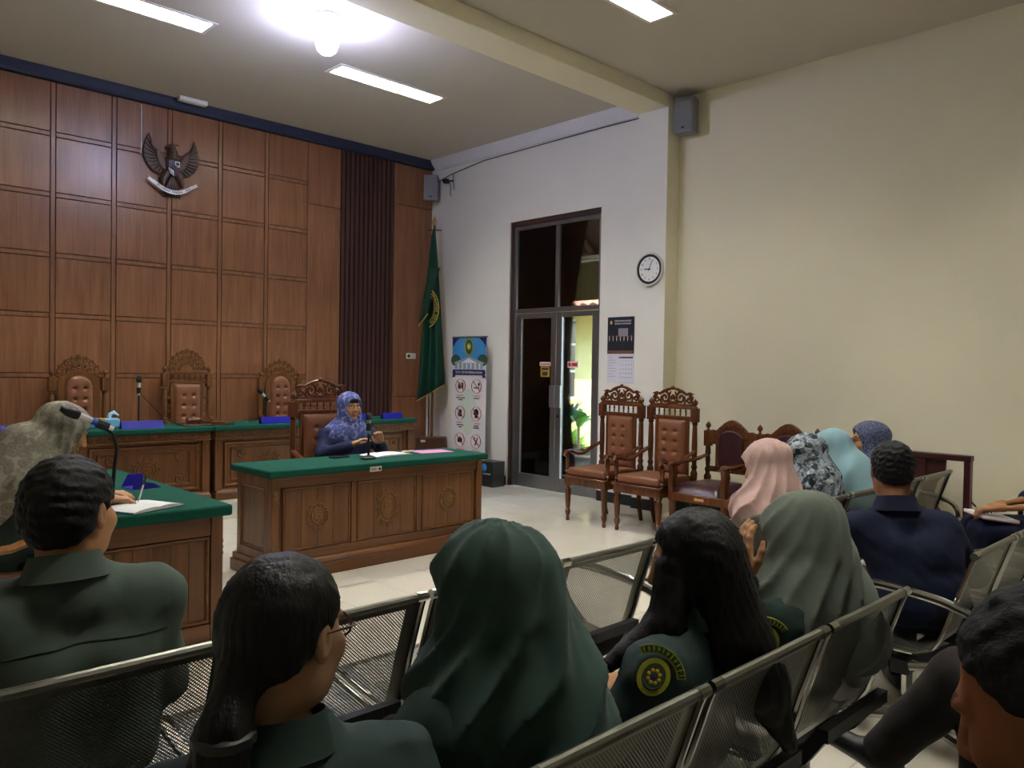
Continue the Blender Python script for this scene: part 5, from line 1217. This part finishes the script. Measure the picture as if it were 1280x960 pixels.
# ---- clock ----
ck_ = empty('wall_clock', (XCOL-.002, 4.90, 2.50), -PI/2, 'round white wall clock with black ring on the column', 'clock')
MB().lathe([(0, 0), (.168, 0), (.172, .02), (.165, .035), (.155, .03), (.155, .022), (0, .022)], 40, RX(PI/2)).build('rim', M_whitep, ck_)
MB().lathe([(.128, .0225), (.154, .0225), (.154, .026), (.128, .026)], 40, RX(PI/2), cap=False).build('black_ring', M_blackp, ck_)
MB().lathe([(0, .0222), (.128, .0222), (.128, .0238), (0, .0238)], 40, RX(PI/2)).build('face', M_paper, ck_)
for h_ in range(12):
    a = PI/2-(h_+1)*PI/6; lettering(str(h_+1), .032, M_ink, ck_, TR(.104*math.cos(a), -.0245, .104*math.sin(a)) @ TXT, .0005, name='numeral')
def hand_(L, w, a, y): m = MB(); m.T = RY(a); m.box((-w, y-.0015, -.02), (w, y, L)); return m
hand_(.062, .005, math.radians(-88), -.026).build('hour_hand', M_blackp, ck_); hand_(.10, .0035, math.radians(24), -.029).build('minute_hand', M_blackp, ck_); MB().tube([(0, -.024, 0), (0, -.033, 0)], .008, 10).build('hub', M_blackp, ck_)
# ---- calendar ----
ca = empty('wall_calendar', (XR-.002, 5.335, 1.32), -PI/2, 'wall calendar with a dark group photo above a date grid', 'calendar')
W_, Hc_ = .36, .71
MB().box((-W_/2, -.004, 0), (W_/2, 0, .31)).build('date_sheet', plain('lilac white paper', 'd5d3e6', .8, var=.02), ca); MB().box((-W_/2, -.006, .31), (W_/2, 0, Hc_)).build('photo_sheet', plain('calendar photo dark', '171a30', .5), ca)
MB().box((-W_/2, -.0072, .31), (W_/2, -.0062, .345)).build('carpet_print', plain('brown carpet print', '6b4536', .7, var=.3, scale=60), ca)
MB().box((-.03, -.0072, .5), (.10, -.0062, .585)).build('backdrop_print', plain('pale backdrop print', '8f8a94', .7), ca)
for k in range(7):
    x = -.15+k*.05; f_ = MB().prism([(x-.019, .345), (x+.019, .345), (x+.021, .46), (x+.012, .48), (x-.012, .48), (x-.021, .46)], -.0082, -.0072, 'xz').build('figure_print', plain('suit print', '0d0f1c', .6), ca)
    MB().ball((x, -.0085, .495), (.011, .001, .014), 8, 5).build('face_print', plain('face print', 'b08a70', .7), f_); MB().prism([(x-.006, .48), (x+.006, .48), (x, .44)], -.009, -.0083, 'xz').build('shirt_print', M_paper, f_)
label_text('MAHKAMAH AGUNG', .026, M_paper, ca, .03, -.0075, .665, .22); label_text('REPUBLIK INDONESIA', .022, M_paper, ca, .03, -.0075, .635, .22); MB().ball((-.13, -.0075, .65), (.016, .001, .021), 10, 6).build('crest_print', M_gold, ca)
MB().box((-.02, -.0052, .262), (.17, -.0042, .278)).build('heading_bar', M_ink, ca); MB().box((-.02, -.0058, .262), (.01, -.0053, .278)).build('heading_red', M_red, ca)
d_ = 1
for r_ in range(5):
    for c_ in range(5):
        if d_ <= 31: lettering(str(d_), .02, M_red if c_ == 0 else M_ink, ca, TR(.0+c_*.038, -.0046, .235-r_*.045) @ TXT, .0003, name='date')
        d_ += 1
for k in range(8): MB().box((-.16, -.0052, .27-k*.03), (-.16+(.10 if k % 3 else .06), -.0044, .274-k*.03)).build('print_line', M_greyp, ca)
# ---- roll-up banner ----
bn = empty('rollup_banner', (6.62, 7.65, 0), -PI/2+.04, 'roll-up banner with six red prohibition signs standing by the wall', 'banner')
MB().box((-.33, -.09, 0), (.33, .09, .07)).build('base', M_alu, bn, bevel=.01); MB().tube([(0, .03, .07), (0, .03, 1.84)], .01, 6).build('pole', M_alu, bn)
MB().box((-.315, -.004, .07), (.315, .0, 1.84)).build('sheet', plain('banner white', 'e2e2e6', .6, var=.02), bn); MB().tube([(-.32, 0, 1.845), (.32, 0, 1.845)], .012, 8).build('top_rail', M_alu, bn)
zT = 1.84
flat(rect(0, zT-.17, .63, .34), -.0045).build('sky_print', plain('banner sky', '3f8fd0', .6, var=.25, scale=6), bn)
for s in (-1, 1):
    flat([(s*.315, zT), (s*.315, zT-.13), (s*.25, zT-.05), (s*.17, zT)], -.006).build('corner_print', plain('banner navy', '1b1f63', .6), bn)
    flat(ovalp(s*.25, zT-.29, .09, .075), -.006).build('tree_print', plain('banner tree', '2c4f3e', .7, var=.3, scale=40), bn)
flat([(-.26, zT-.40), (.26, zT-.40), (.26, zT-.33), (.3, zT-.325), (0, zT-.245), (-.3, zT-.325), (-.26, zT-.33)], -.0072).build('courthouse_print', plain('banner building', '9aa3b4', .7), bn)
flat([(-.15, zT-.325), (.15, zT-.325), (0, zT-.265)], -.0085).build('gable_print', M_paper, bn)
for k in range(6): flat(rect(-.2+k*.08, zT-.365, .02, .07), -.0085).build('column_print', M_paper, bn)
flat(ovalp(0, zT-.12, .085, .115), -.0088).build('crest_print', plain('crest green', '1f5a2c', .6), bn)
m = MB(); m.tube([(.075*math.cos(2*PI*i/24), -.0105, zT-.12+.103*math.sin(2*PI*i/24)) for i in range(24)], .006, 4, closed=True); m.build('crest_ring', M_gold, bn)
m = MB()
for k in range(8): m.ball((.03*math.cos(k*PI/4), -.0105, zT-.115+.032*math.sin(k*PI/4)), (.013, .001, .013), 6, 4)
tag(m.build('crest_flower', M_gold, bn), kind='stuff'); flat(ovalp(0, zT-.115, .016, .016, 12), -.0115).build('crest_centre', M_paper, bn)
flat([(-.30, zT-.41), (.30, zT-.41), (.30, zT-.48), (-.30, zT-.48)], -.0098).build('ribbon_print', plain('ribbon navy', '1a1c52', .6), bn)
for s in (-1, 1): flat([(s*.255, zT-.44), (s*.315, zT-.44), (s*.295, zT-.475), (s*.315, zT-.51), (s*.255, zT-.51)], -.0088).build('ribbon_tail', MATS['ribbon navy'], bn)
label_text('TATA TERTIB PERSIDANGAN', .045, M_paper, bn, 0, -.0112, zT-.447, .5)
flat(ovalp(0, zT-.95, .13, .3), -.0045).build('watermark_print', plain('pale green watermark', 'c9d8cf', .7), bn)
def sign(x, z, glyph, lines):
    s = flat(ovalp(x, z, .088, .088), -.0058).build('sign_disc', M_paper, bn)
    m = MB(); m.tube([(x+.088*math.cos(2*PI*i/28), -.0072, z+.088*math.sin(2*PI*i/28)) for i in range(28)], .0085, 4, closed=True, flat=.2); m.build('sign_ring', M_red, s)
    for p in glyph: flat([(x+a, z+b) for a, b in p], -.0072).build('sign_glyph', M_blackp, s)
    m = MB(); m.T = TR(x, 0, z) @ RY(PI/4); m.box((-.088, -.0092, -.006), (.088, -.0082, .006)); m.build('sign_slash', M_red, s)
    label_text('DILARANG', .032, M_red, bn, x, -.0048, z-.125, .145)
    for k, w in enumerate(lines): flat(rect(x, z-.155-k*.026, w, .013), -.0048).build('caption_line', M_ink, bn)
G1 = [rect(-.02, -.01, .05, .06), rect(.035, 0, .035, .075), rect(-.02, .032, .056, .01), rect(.035, .05, .008, .03)]
G2 = [rect(0, -.02, .1, .016), ovalp(.035, .02, .01, .025, 10), ovalp(.05, .03, .008, .02, 10)]
G3 = [[(-.012, -.05), (.03, -.045), (.025, .045), (-.017, .04)], ovalp(-.03, -.02, .012, .035, 10)]
G4 = [ovalp(.0, .015, .042, .048, 18), [(-.03, -.055), (.025, -.055), (.025, -.01), (-.02, -.01)], [(-.055, 0), (-.035, .02), (-.035, -.012)]]
G5 = [rect(0, -.005, .085, .055), rect(.0, .03, .035, .02), ovalp(.0, -.005, .01, .01, 10)]
G6 = [[(-.05, .025), (-.02, .055), (-.008, .043), (-.038, .013)], [(-.02, .02), (.05, -.04), (.038, -.052), (-.032, .008)], [(.0, .0), (.02, .05), (.035, .045), (.018, -.01)], [(-.03, -.055), (-.01, -.055), (.01, -.02), (-.01, -.015)]]
for (x, z, gl, ln) in ((-.15, zT-.62, G1, (.17, .08)), (.15, zT-.62, G2, (.1,)), (-.15, zT-.97, G3, (.13, .07)), (.15, zT-.97, G4, (.09, .11)), (-.15, zT-1.32, G5, (.11,)), (.15, zT-1.32, G6, (.12,))): sign(x, z, gl, ln)
bi = empty('bin', (6.58, 7.155, 0), 0, 'small black bin with a blue item at its top next to the banner', 'bin')
MB().prism([(-.13, 0), (.13, 0), (.14, .31), (-.14, .31)], -.1, .1, 'yz').build('bucket', M_blackp, bi, bevel=.008); MB().ball((-.09, .03, .23), (.03, .055, .055), 10, 7).build('blue_lid', plain('blue plastic', '1f78b8', .4), bi); MB().box((-.115, -.09, .15), (-.101, .03, .165)).build('trim_strip', M_greyp, bi)
# ---- flag ----
fg = empty('flag_stand', (6.49, 8.24, 0), -math.radians(44), 'dark green gold-fringed flag on a wooden pole in the corner', 'flag')
MB().prism([(-.24, 0), (.24, 0), (.19, .53), (-.19, .53)], -.12, .12, 'xz').build('base', wood('flag base wood', '3a2014', '55301c', 2, 5, .4), fg, bevel=.01)
MB().box((-.13, -.1215, .47), (-.07, -.1202, .50)).build('base_label', M_paper, fg)
MB().tube([(0, 0, .52), (0, 0, 3.32)], .018, 8).build('pole', M_teak, fg); MB().lathe([(.0, 0), (.03, .01), (.02, .03), (.03, .06), (.008, .12), (0, .14)], 10, TR(0, 0, 3.31)).build('finial', M_brass, fg)
MB().tube([(-.09, 0, 3.26), (.09, 0, 3.26)], .008, 6).build('crossbar', M_blackp, fg)
fm = MB(); Pf = []; NV = 34; NU = 22
def flag_pt(u, v):      # u 0..1 around the folded cloth, v 0 top .. 1 bottom
    z = 3.26-(2.02+.22*(1-u))*v; wl = .02+.17*v**.8; wr_ = .015+.155*v**.9
    x = -wl+(wl+wr_)*u; y = -.045-.05*v*math.sin(u*PI*3.2+.6)-.02*v*math.sin(u*9+2*v); return (x, y, z)
for i in range(NU+1): Pf.append([flag_pt(i/NU, j/NV) for j in range(NV+1)])
F_flag = fabric('dark green flag cloth', '0d3a2c', .6, .1, 500, .1)
fo_ = fm.grid(Pf).build('flag_cloth', F_flag, fg, smooth=80); md = fo_.modifiers.new('cloth thickness', 'SOLIDIFY'); md.thickness = .006
m = MB(); m.tube([tuple(Vector(flag_pt(i/NU, 1))+Vector((0, -.002, -.012))) for i in range(NU+1)], .018, 6, flat=.4); m.build('fringe', M_brass, fg)
m = MB(); PB = [[(-.17+.02*i/6, -.115+.02*math.sin(i), 2.62-.62*j/8+.12*i/6*(j/8)) for j in range(9)] for i in range(7)]
fold = [[(-.05-.13*(j/8)+(.14-.02*j/8)*(i/6), -.125-.012*math.sin(i*1.3), 2.75-.75*(j/8)+(.16*(i/6)*(j/8))) for j in range(9)] for i in range(7)]
m.grid(fold); fd = m.build('flag_fold', F_flag, fg, smooth=80); md = fd.modifiers.new('cloth thickness', 'SOLIDIFY'); md.thickness = .006
MB().tube([tuple(Vector(fold[i][8])+Vector((0, -.003, -.012))) for i in range(7)], .016, 6, flat=.4).build('fringe', M_brass, fg)
MB().tube([(-.07+.155*math.cos(a), -.148, 2.22+.25*math.sin(a)) for a in [-1.35+2.5*i/16 for i in range(17)]], .006, 5).build('emblem_ring', M_gold, fg)
MB().tube([(-.07+.10*math.cos(a), -.148, 2.22+.17*math.sin(a)) for a in [-1.3+2.4*i/14 for i in range(15)]], .003, 5).build('emblem_ring', M_gold, fg)
for q, chh in enumerate('MAHKAMAH AGUNG'):
    if chh == ' ': continue
    a = 1.0-2.1*q/13; lettering(chh, .05, M_gold, fg, TR(-.07+.128*math.cos(a), -.149, 2.22+.21*math.sin(a)) @ RY(-(a-PI/2)) @ TXT, .001)
pp_ = MB().tube([(6.58, 8.46, 0), (6.58, 8.46, 1.45)], .015, 8).build('white_pipe', M_whitep); tag(pp_, 'thin white upright pipe behind the flag stand', 'pipe')

# ================= ITEMS ON THE DESKS =================
def mic(parent, p, d, body=M_greyp, L=.17, ringc=None):
    d = Vector(d).normalized(); q = Vector(p); 
    o = MB().tube([q, q+d*L*.62, q+d*L*.66], [.011, .016, .018], 10).build('microphone', body, parent)
    MB().tube([q+d*L*.66, q+d*L*.72, q+d*L*.88, q+d*L], [.021, .025, .024, .012], 10).build('mic_head', M_blackp, o)
    if ringc: MB().tube([q+d*L*.30, q+d*L*.42], [.0165, .0175], 10).build('mic_band', ringc, o)
    return o
def mic_stand(loc, path, d, label, body=M_greyp, ringc=None, L=.17, r0=.07, cable=None):
    r = empty('microphone_stand', loc, 0, label, 'microphone')
    MB().lathe([(0, 0), (r0, 0), (r0, .012), (r0*.8, .018), (.014, .03), (0, .03)], 18).build('base', M_blackp, r)
    MB().tube(path, [.009]*len(path), 8).build('stem', M_blackp, r); e = Vector(path[-1]); dd = Vector(d).normalized()
    MB().tube([e-dd*.025, e+dd*.03], .022, 8).build('clip', M_blackp, r); mic(r, e-dd*.05, d, body, L, ringc)
    if cable: MB().tube(cable, .004, 5).build('cable', M_blackp, r)
    return r
ZB = .86
M_band = plain('orange band', 'd8622a', .5); M_bband = plain('blue band', '2a55c8', .5)
mic_stand((2.61, 7.72, ZB), [(0, 0, .01), (0, 0, .2), (.0, -.0, .33)], (-.02, -.06, 1), 'upright microphone on the judge desk with the tissue pack', M_whitep, None, .19, .07, [(.01, -.01, .3), (.10, -.02, .2), (.22, -.03, .06), (.34, -.06, .006), (.5, -.05, .005)])
mic_stand((3.88, 7.72, ZB), [(0, 0, .01), (0, 0, .2), (-.005, -.02, .24)], (-.75, -.15, .7), 'tilted silver microphone on the judge desk next to the gavel', M_whitep, None, .2, .07)
mic_stand((4.77, 7.74, ZB), [(0, 0, .01), (0, 0, .25), (0, -.01, .30)], (-.8, -.1, .55), 'tilted microphone with orange band behind the seated woman', M_greyp, M_band, .2, .07)
mic_stand((3.36, 5.03, .75), [(0, 0, .01), (0, 0, .16), (0, 0, .24)], (.02, .05, 1), 'upright microphone with blue band on the witness desk', M_greyp, M_bband, .16, .06)
mic_stand((1.26, 4.09, .75), [(0, 0, .01), (.01, 0, .18), (.02, -.01, .28), (.0, -.02, .35), (-.05, -.03, .40)], (-.9, 0, .42), 'gooseneck microphone with blue band on the clerk desk', M_whitep, M_bband, .25, .045)
def nameplate(x, w, label, y=7.40, rz=0):
    r = empty('name_stand', (x, y, ZB), rz, label, 'name stand'); t = .003
    MB().prism([(-.035, 0), (-.035+t, 0), (-.004, .068), (-.008, .068)], -w/2, w/2, 'yz').build('front_sheet', M_blue, r); MB().prism([(.035, 0), (.035-t, 0), (.002, .068), (-.004, .068)], -w/2, w/2, 'yz').build('back_sheet', M_blue, r)
for x, w, l in ((1.40, .30, 'dark blue folded name stand on the judge desk nearest the clerk'), (2.53, .36, 'dark blue folded name stand before the upright microphone'), (3.84, .36, 'dark blue folded name stand before the tilted silver microphone'), (4.83, .24, 'dark blue folded name stand just right of the witness scarf'), (5.25, .27, 'dark blue folded name stand at the flag end of the bench')): nameplate(x, w, l)
ts = empty('tissue_pack', (2.30, 7.62, ZB), 0, 'yellow and light blue tissue pack on the judge desk', 'tissue pack')
MB().box((-.16, -.05, 0), (.10, .06, .085)).build('box', plain('light blue pack', '6fb4dc', .6), ts, bevel=.012); MB().box((-.162, -.052, .05), (-.02, .062, .088)).build('label_band', plain('yellow pack', 'c8a81e', .6), ts, bevel=.006)
MB().tube([(.02, 0, .08), (.03, .01, .12), (.06, 0, .14), (.10, -.01, .11)], [.03, .035, .03, .008], 8, flat=.5).build('tissue', plain('pale blue tissue', 'a9d2ea', .8), ts)
gv = empty('gavel_set', (3.16, 7.52, ZB), 0, 'wooden gavel lying on its board between two judge desks', 'gavel')
MB().box((-.24, -.1, 0), (.24, .1, .014)).build('board', M_redwood, gv, bevel=.004); MB().tube([(-.19, -.02, .048), (-.17, -.02, .048), (-.165, -.02, .048), (-.075, -.02, .048), (-.07, -.02, .048), (-.05, -.02, .048)], [.03, .034, .028, .028, .034, .03], 14).build('gavel_head', M_chair, gv); MB().tube([(-.12, -.02, .048), (.06, .03, .03), (.16, .05, .028)], [.009, .011, .013], 8).build('gavel_handle', M_chair, gv); MB().lathe([(0, 0), (.07, 0), (.075, .012), (.06, .022), (0, .022)], 18, TR(.12, -.02, .014)).build('sound_block', M_chair, gv)
gs = empty('reading_glasses', (3.66, 7.50, ZB), .2, 'thin folded spectacles on the judge desk beside the gavel', 'glasses')
MB().tube([(-.055+.025*math.cos(2*PI*i/14), 0, .027+.02*math.sin(2*PI*i/14)) for i in range(14)], .0025, 5, closed=True).build('lens_rim', M_blackp, gs); MB().tube([(.015+.025*math.cos(2*PI*i/14), 0, .027+.02*math.sin(2*PI*i/14)) for i in range(14)], .0025, 5, closed=True).build('lens_rim', M_blackp, gs); MB().tube([(-.08, 0, .03), (-.1, .05, .03), (-.04, .12, .004)], .0025, 5).build('temple', M_blackp, gs); MB().tube([(-.032, 0, .03), (-.01, 0, .03)], .0025, 5).build('bridge', M_blackp, gs)
# open books
def open_book(loc, rz, w, d, label, t=.014):
    r = empty('open_book', loc, rz, label, 'book')
    MB().box((-w/2-.004, -d/2-.003, 0), (w/2+.004, d/2+.003, .003)).build('cover', M_ink, r)
    for s in (-1, 1):
        n = 8; top = [(s*w/2*(i/n), .003+t*(.25+.75*math.sin(PI*min(1, .12+i/n*.88))**.6*(1-.45*i/n))) for i in range(n+1)]
        poly = top+[(s*w/2, .003), (0, .003)]; pg = MB().prism(poly, -d/2, d/2, 'xz').build('pages', M_paper, r, smooth=50)
    return r
open_book((3.62, 5.17, .75), .1, .36, .21, 'open white notebook on the witness desk in front of the speaking woman')
open_book((1.36, 3.95, .75), .4, .29, .21, 'open white notebook under the hand of the writing woman', .02)
ph2 = empty('phone_wallet', (3.235, 5.24, .75), .15, 'black phone lying on the witness desk', 'phone')
MB().box((-.075, -.04, 0), (.075, .04, .014)).build('case', M_blackp, ph2, bevel=.005); MB().box((-.07, -.036, .0142), (.07, .036, .0152)).build('screen', M_phone, ph2)
pk = MB().box((-.15, -.10, 0), (.15, .10, .004)).build('pink_folder', M_pink, None, (4.07, 5.16, .75), (0, 0, -.15)); tag(pk, 'pink paper folder lying on the witness desk', 'folder')
er = empty('correction_pen', (3.86, 5.22, .75), .3, 'small cream and white stationery item beside the pink folder', 'stationery')
MB().box((-.06, -.015, 0), (.02, .015, .018)).build('body', plain('cream plastic', 'd8cdb0', .5), er, bevel=.005); MB().tube([(.02, 0, .01), (.09, .01, .008)], [.008, .005], 8).build('nozzle', M_whitep, er)
# clerk desk things
pu = empty('document_tray', (1.55, 4.62, .75), .1, 'purple open document holder on the clerk desk', 'document holder'); M_pur = plain('purple plastic', '2c2196', .4)
MB().prism([(-.05, 0), (.07, 0), (.07, .07), (-.015, .07)], .07, .074, 'xz').build('back_sheet', M_pur, pu); MB().prism([(-.05, 0), (.11, 0), (.07, .025), (-.05, .06)], -.074, -.07, 'xz').build('front_sheet', M_pur, pu); MB().box((-.05, -.07, 0), (.07, .07, .004)).build('floor_sheet', M_pur, pu)
st = empty('paper_clip_box', (1.37, 4.40, .75), 0, 'small white item beside the purple document holder', 'stationery')
MB().box((-.05, -.03, 0), (.05, .03, .02)).build('body', M_whitep, st, bevel=.006); MB().box((-.045, -.025, .0205), (.045, .025, .024)).build('lid', M_paper, st)
def pen(a, b, label):
    a, b = Vector(a), Vector(b); d = (b-a); r = empty('pen', a, 0, label, 'pen')
    MB().tube([(0, 0, 0), d*.12], [.001, .004], 8).build('tip', M_chrome, r); MB().tube([d*.12, d*.9], [.0045, .0048], 8).build('barrel', M_whitep, r); MB().tube([d*.65, d*1.0], [.0055, .0052], 8).build('cap', M_ink, r)
pen((1.34, 3.965, .778), (1.385, 3.99, .90), 'pen in the hand of the writing woman')
# clerk chair
ornate_chair('spindle', (.70, 4.22, 0), PI/2, 'light wooden carved armchair under the writing woman', None, wood('light chair teak', '7a4a20', 'a8743a', 2, 9, .3), .56, .43, 1.12, .12)
# notepad on the lap of the writing person in row two
Mn = Matrix.Translation((5.63, 1.10, 0)) @ RZ(.45)
npd = empty('notepad', tuple(Mn @ Vector((-.07, .37, .60))), .45+.25, 'white notepad with pink edge lying on the navy trousers', 'notepad')
e = MB(); e.T = RX(.12); e.box((-.13, -.10, .0), (.13, .10, .014)); e.build('pages', M_paper, npd); e = MB(); e.T = RX(.12); e.box((-.132, -.102, -.006), (.132, .102, -.0005)); e.build('cover', plain('dusty pink cover', 'b07a80', .6), npd)
e = MB(); e.T = RX(.12)
for k in range(6): e.box((-.11, .07-k*.028, .0143), (.09-.02*(k % 3), .0725-k*.028, .0147))
tag(e.build('writing', plain('pencil grey', '9a9aa6', .8), npd), kind='stuff')
p0 = Mn @ Vector((-.16, .43, .63)); p1 = Mn @ Vector((-.21, .50, .70)); pen(tuple(p0), tuple(p1), 'pen in the hand of the person with the notepad')
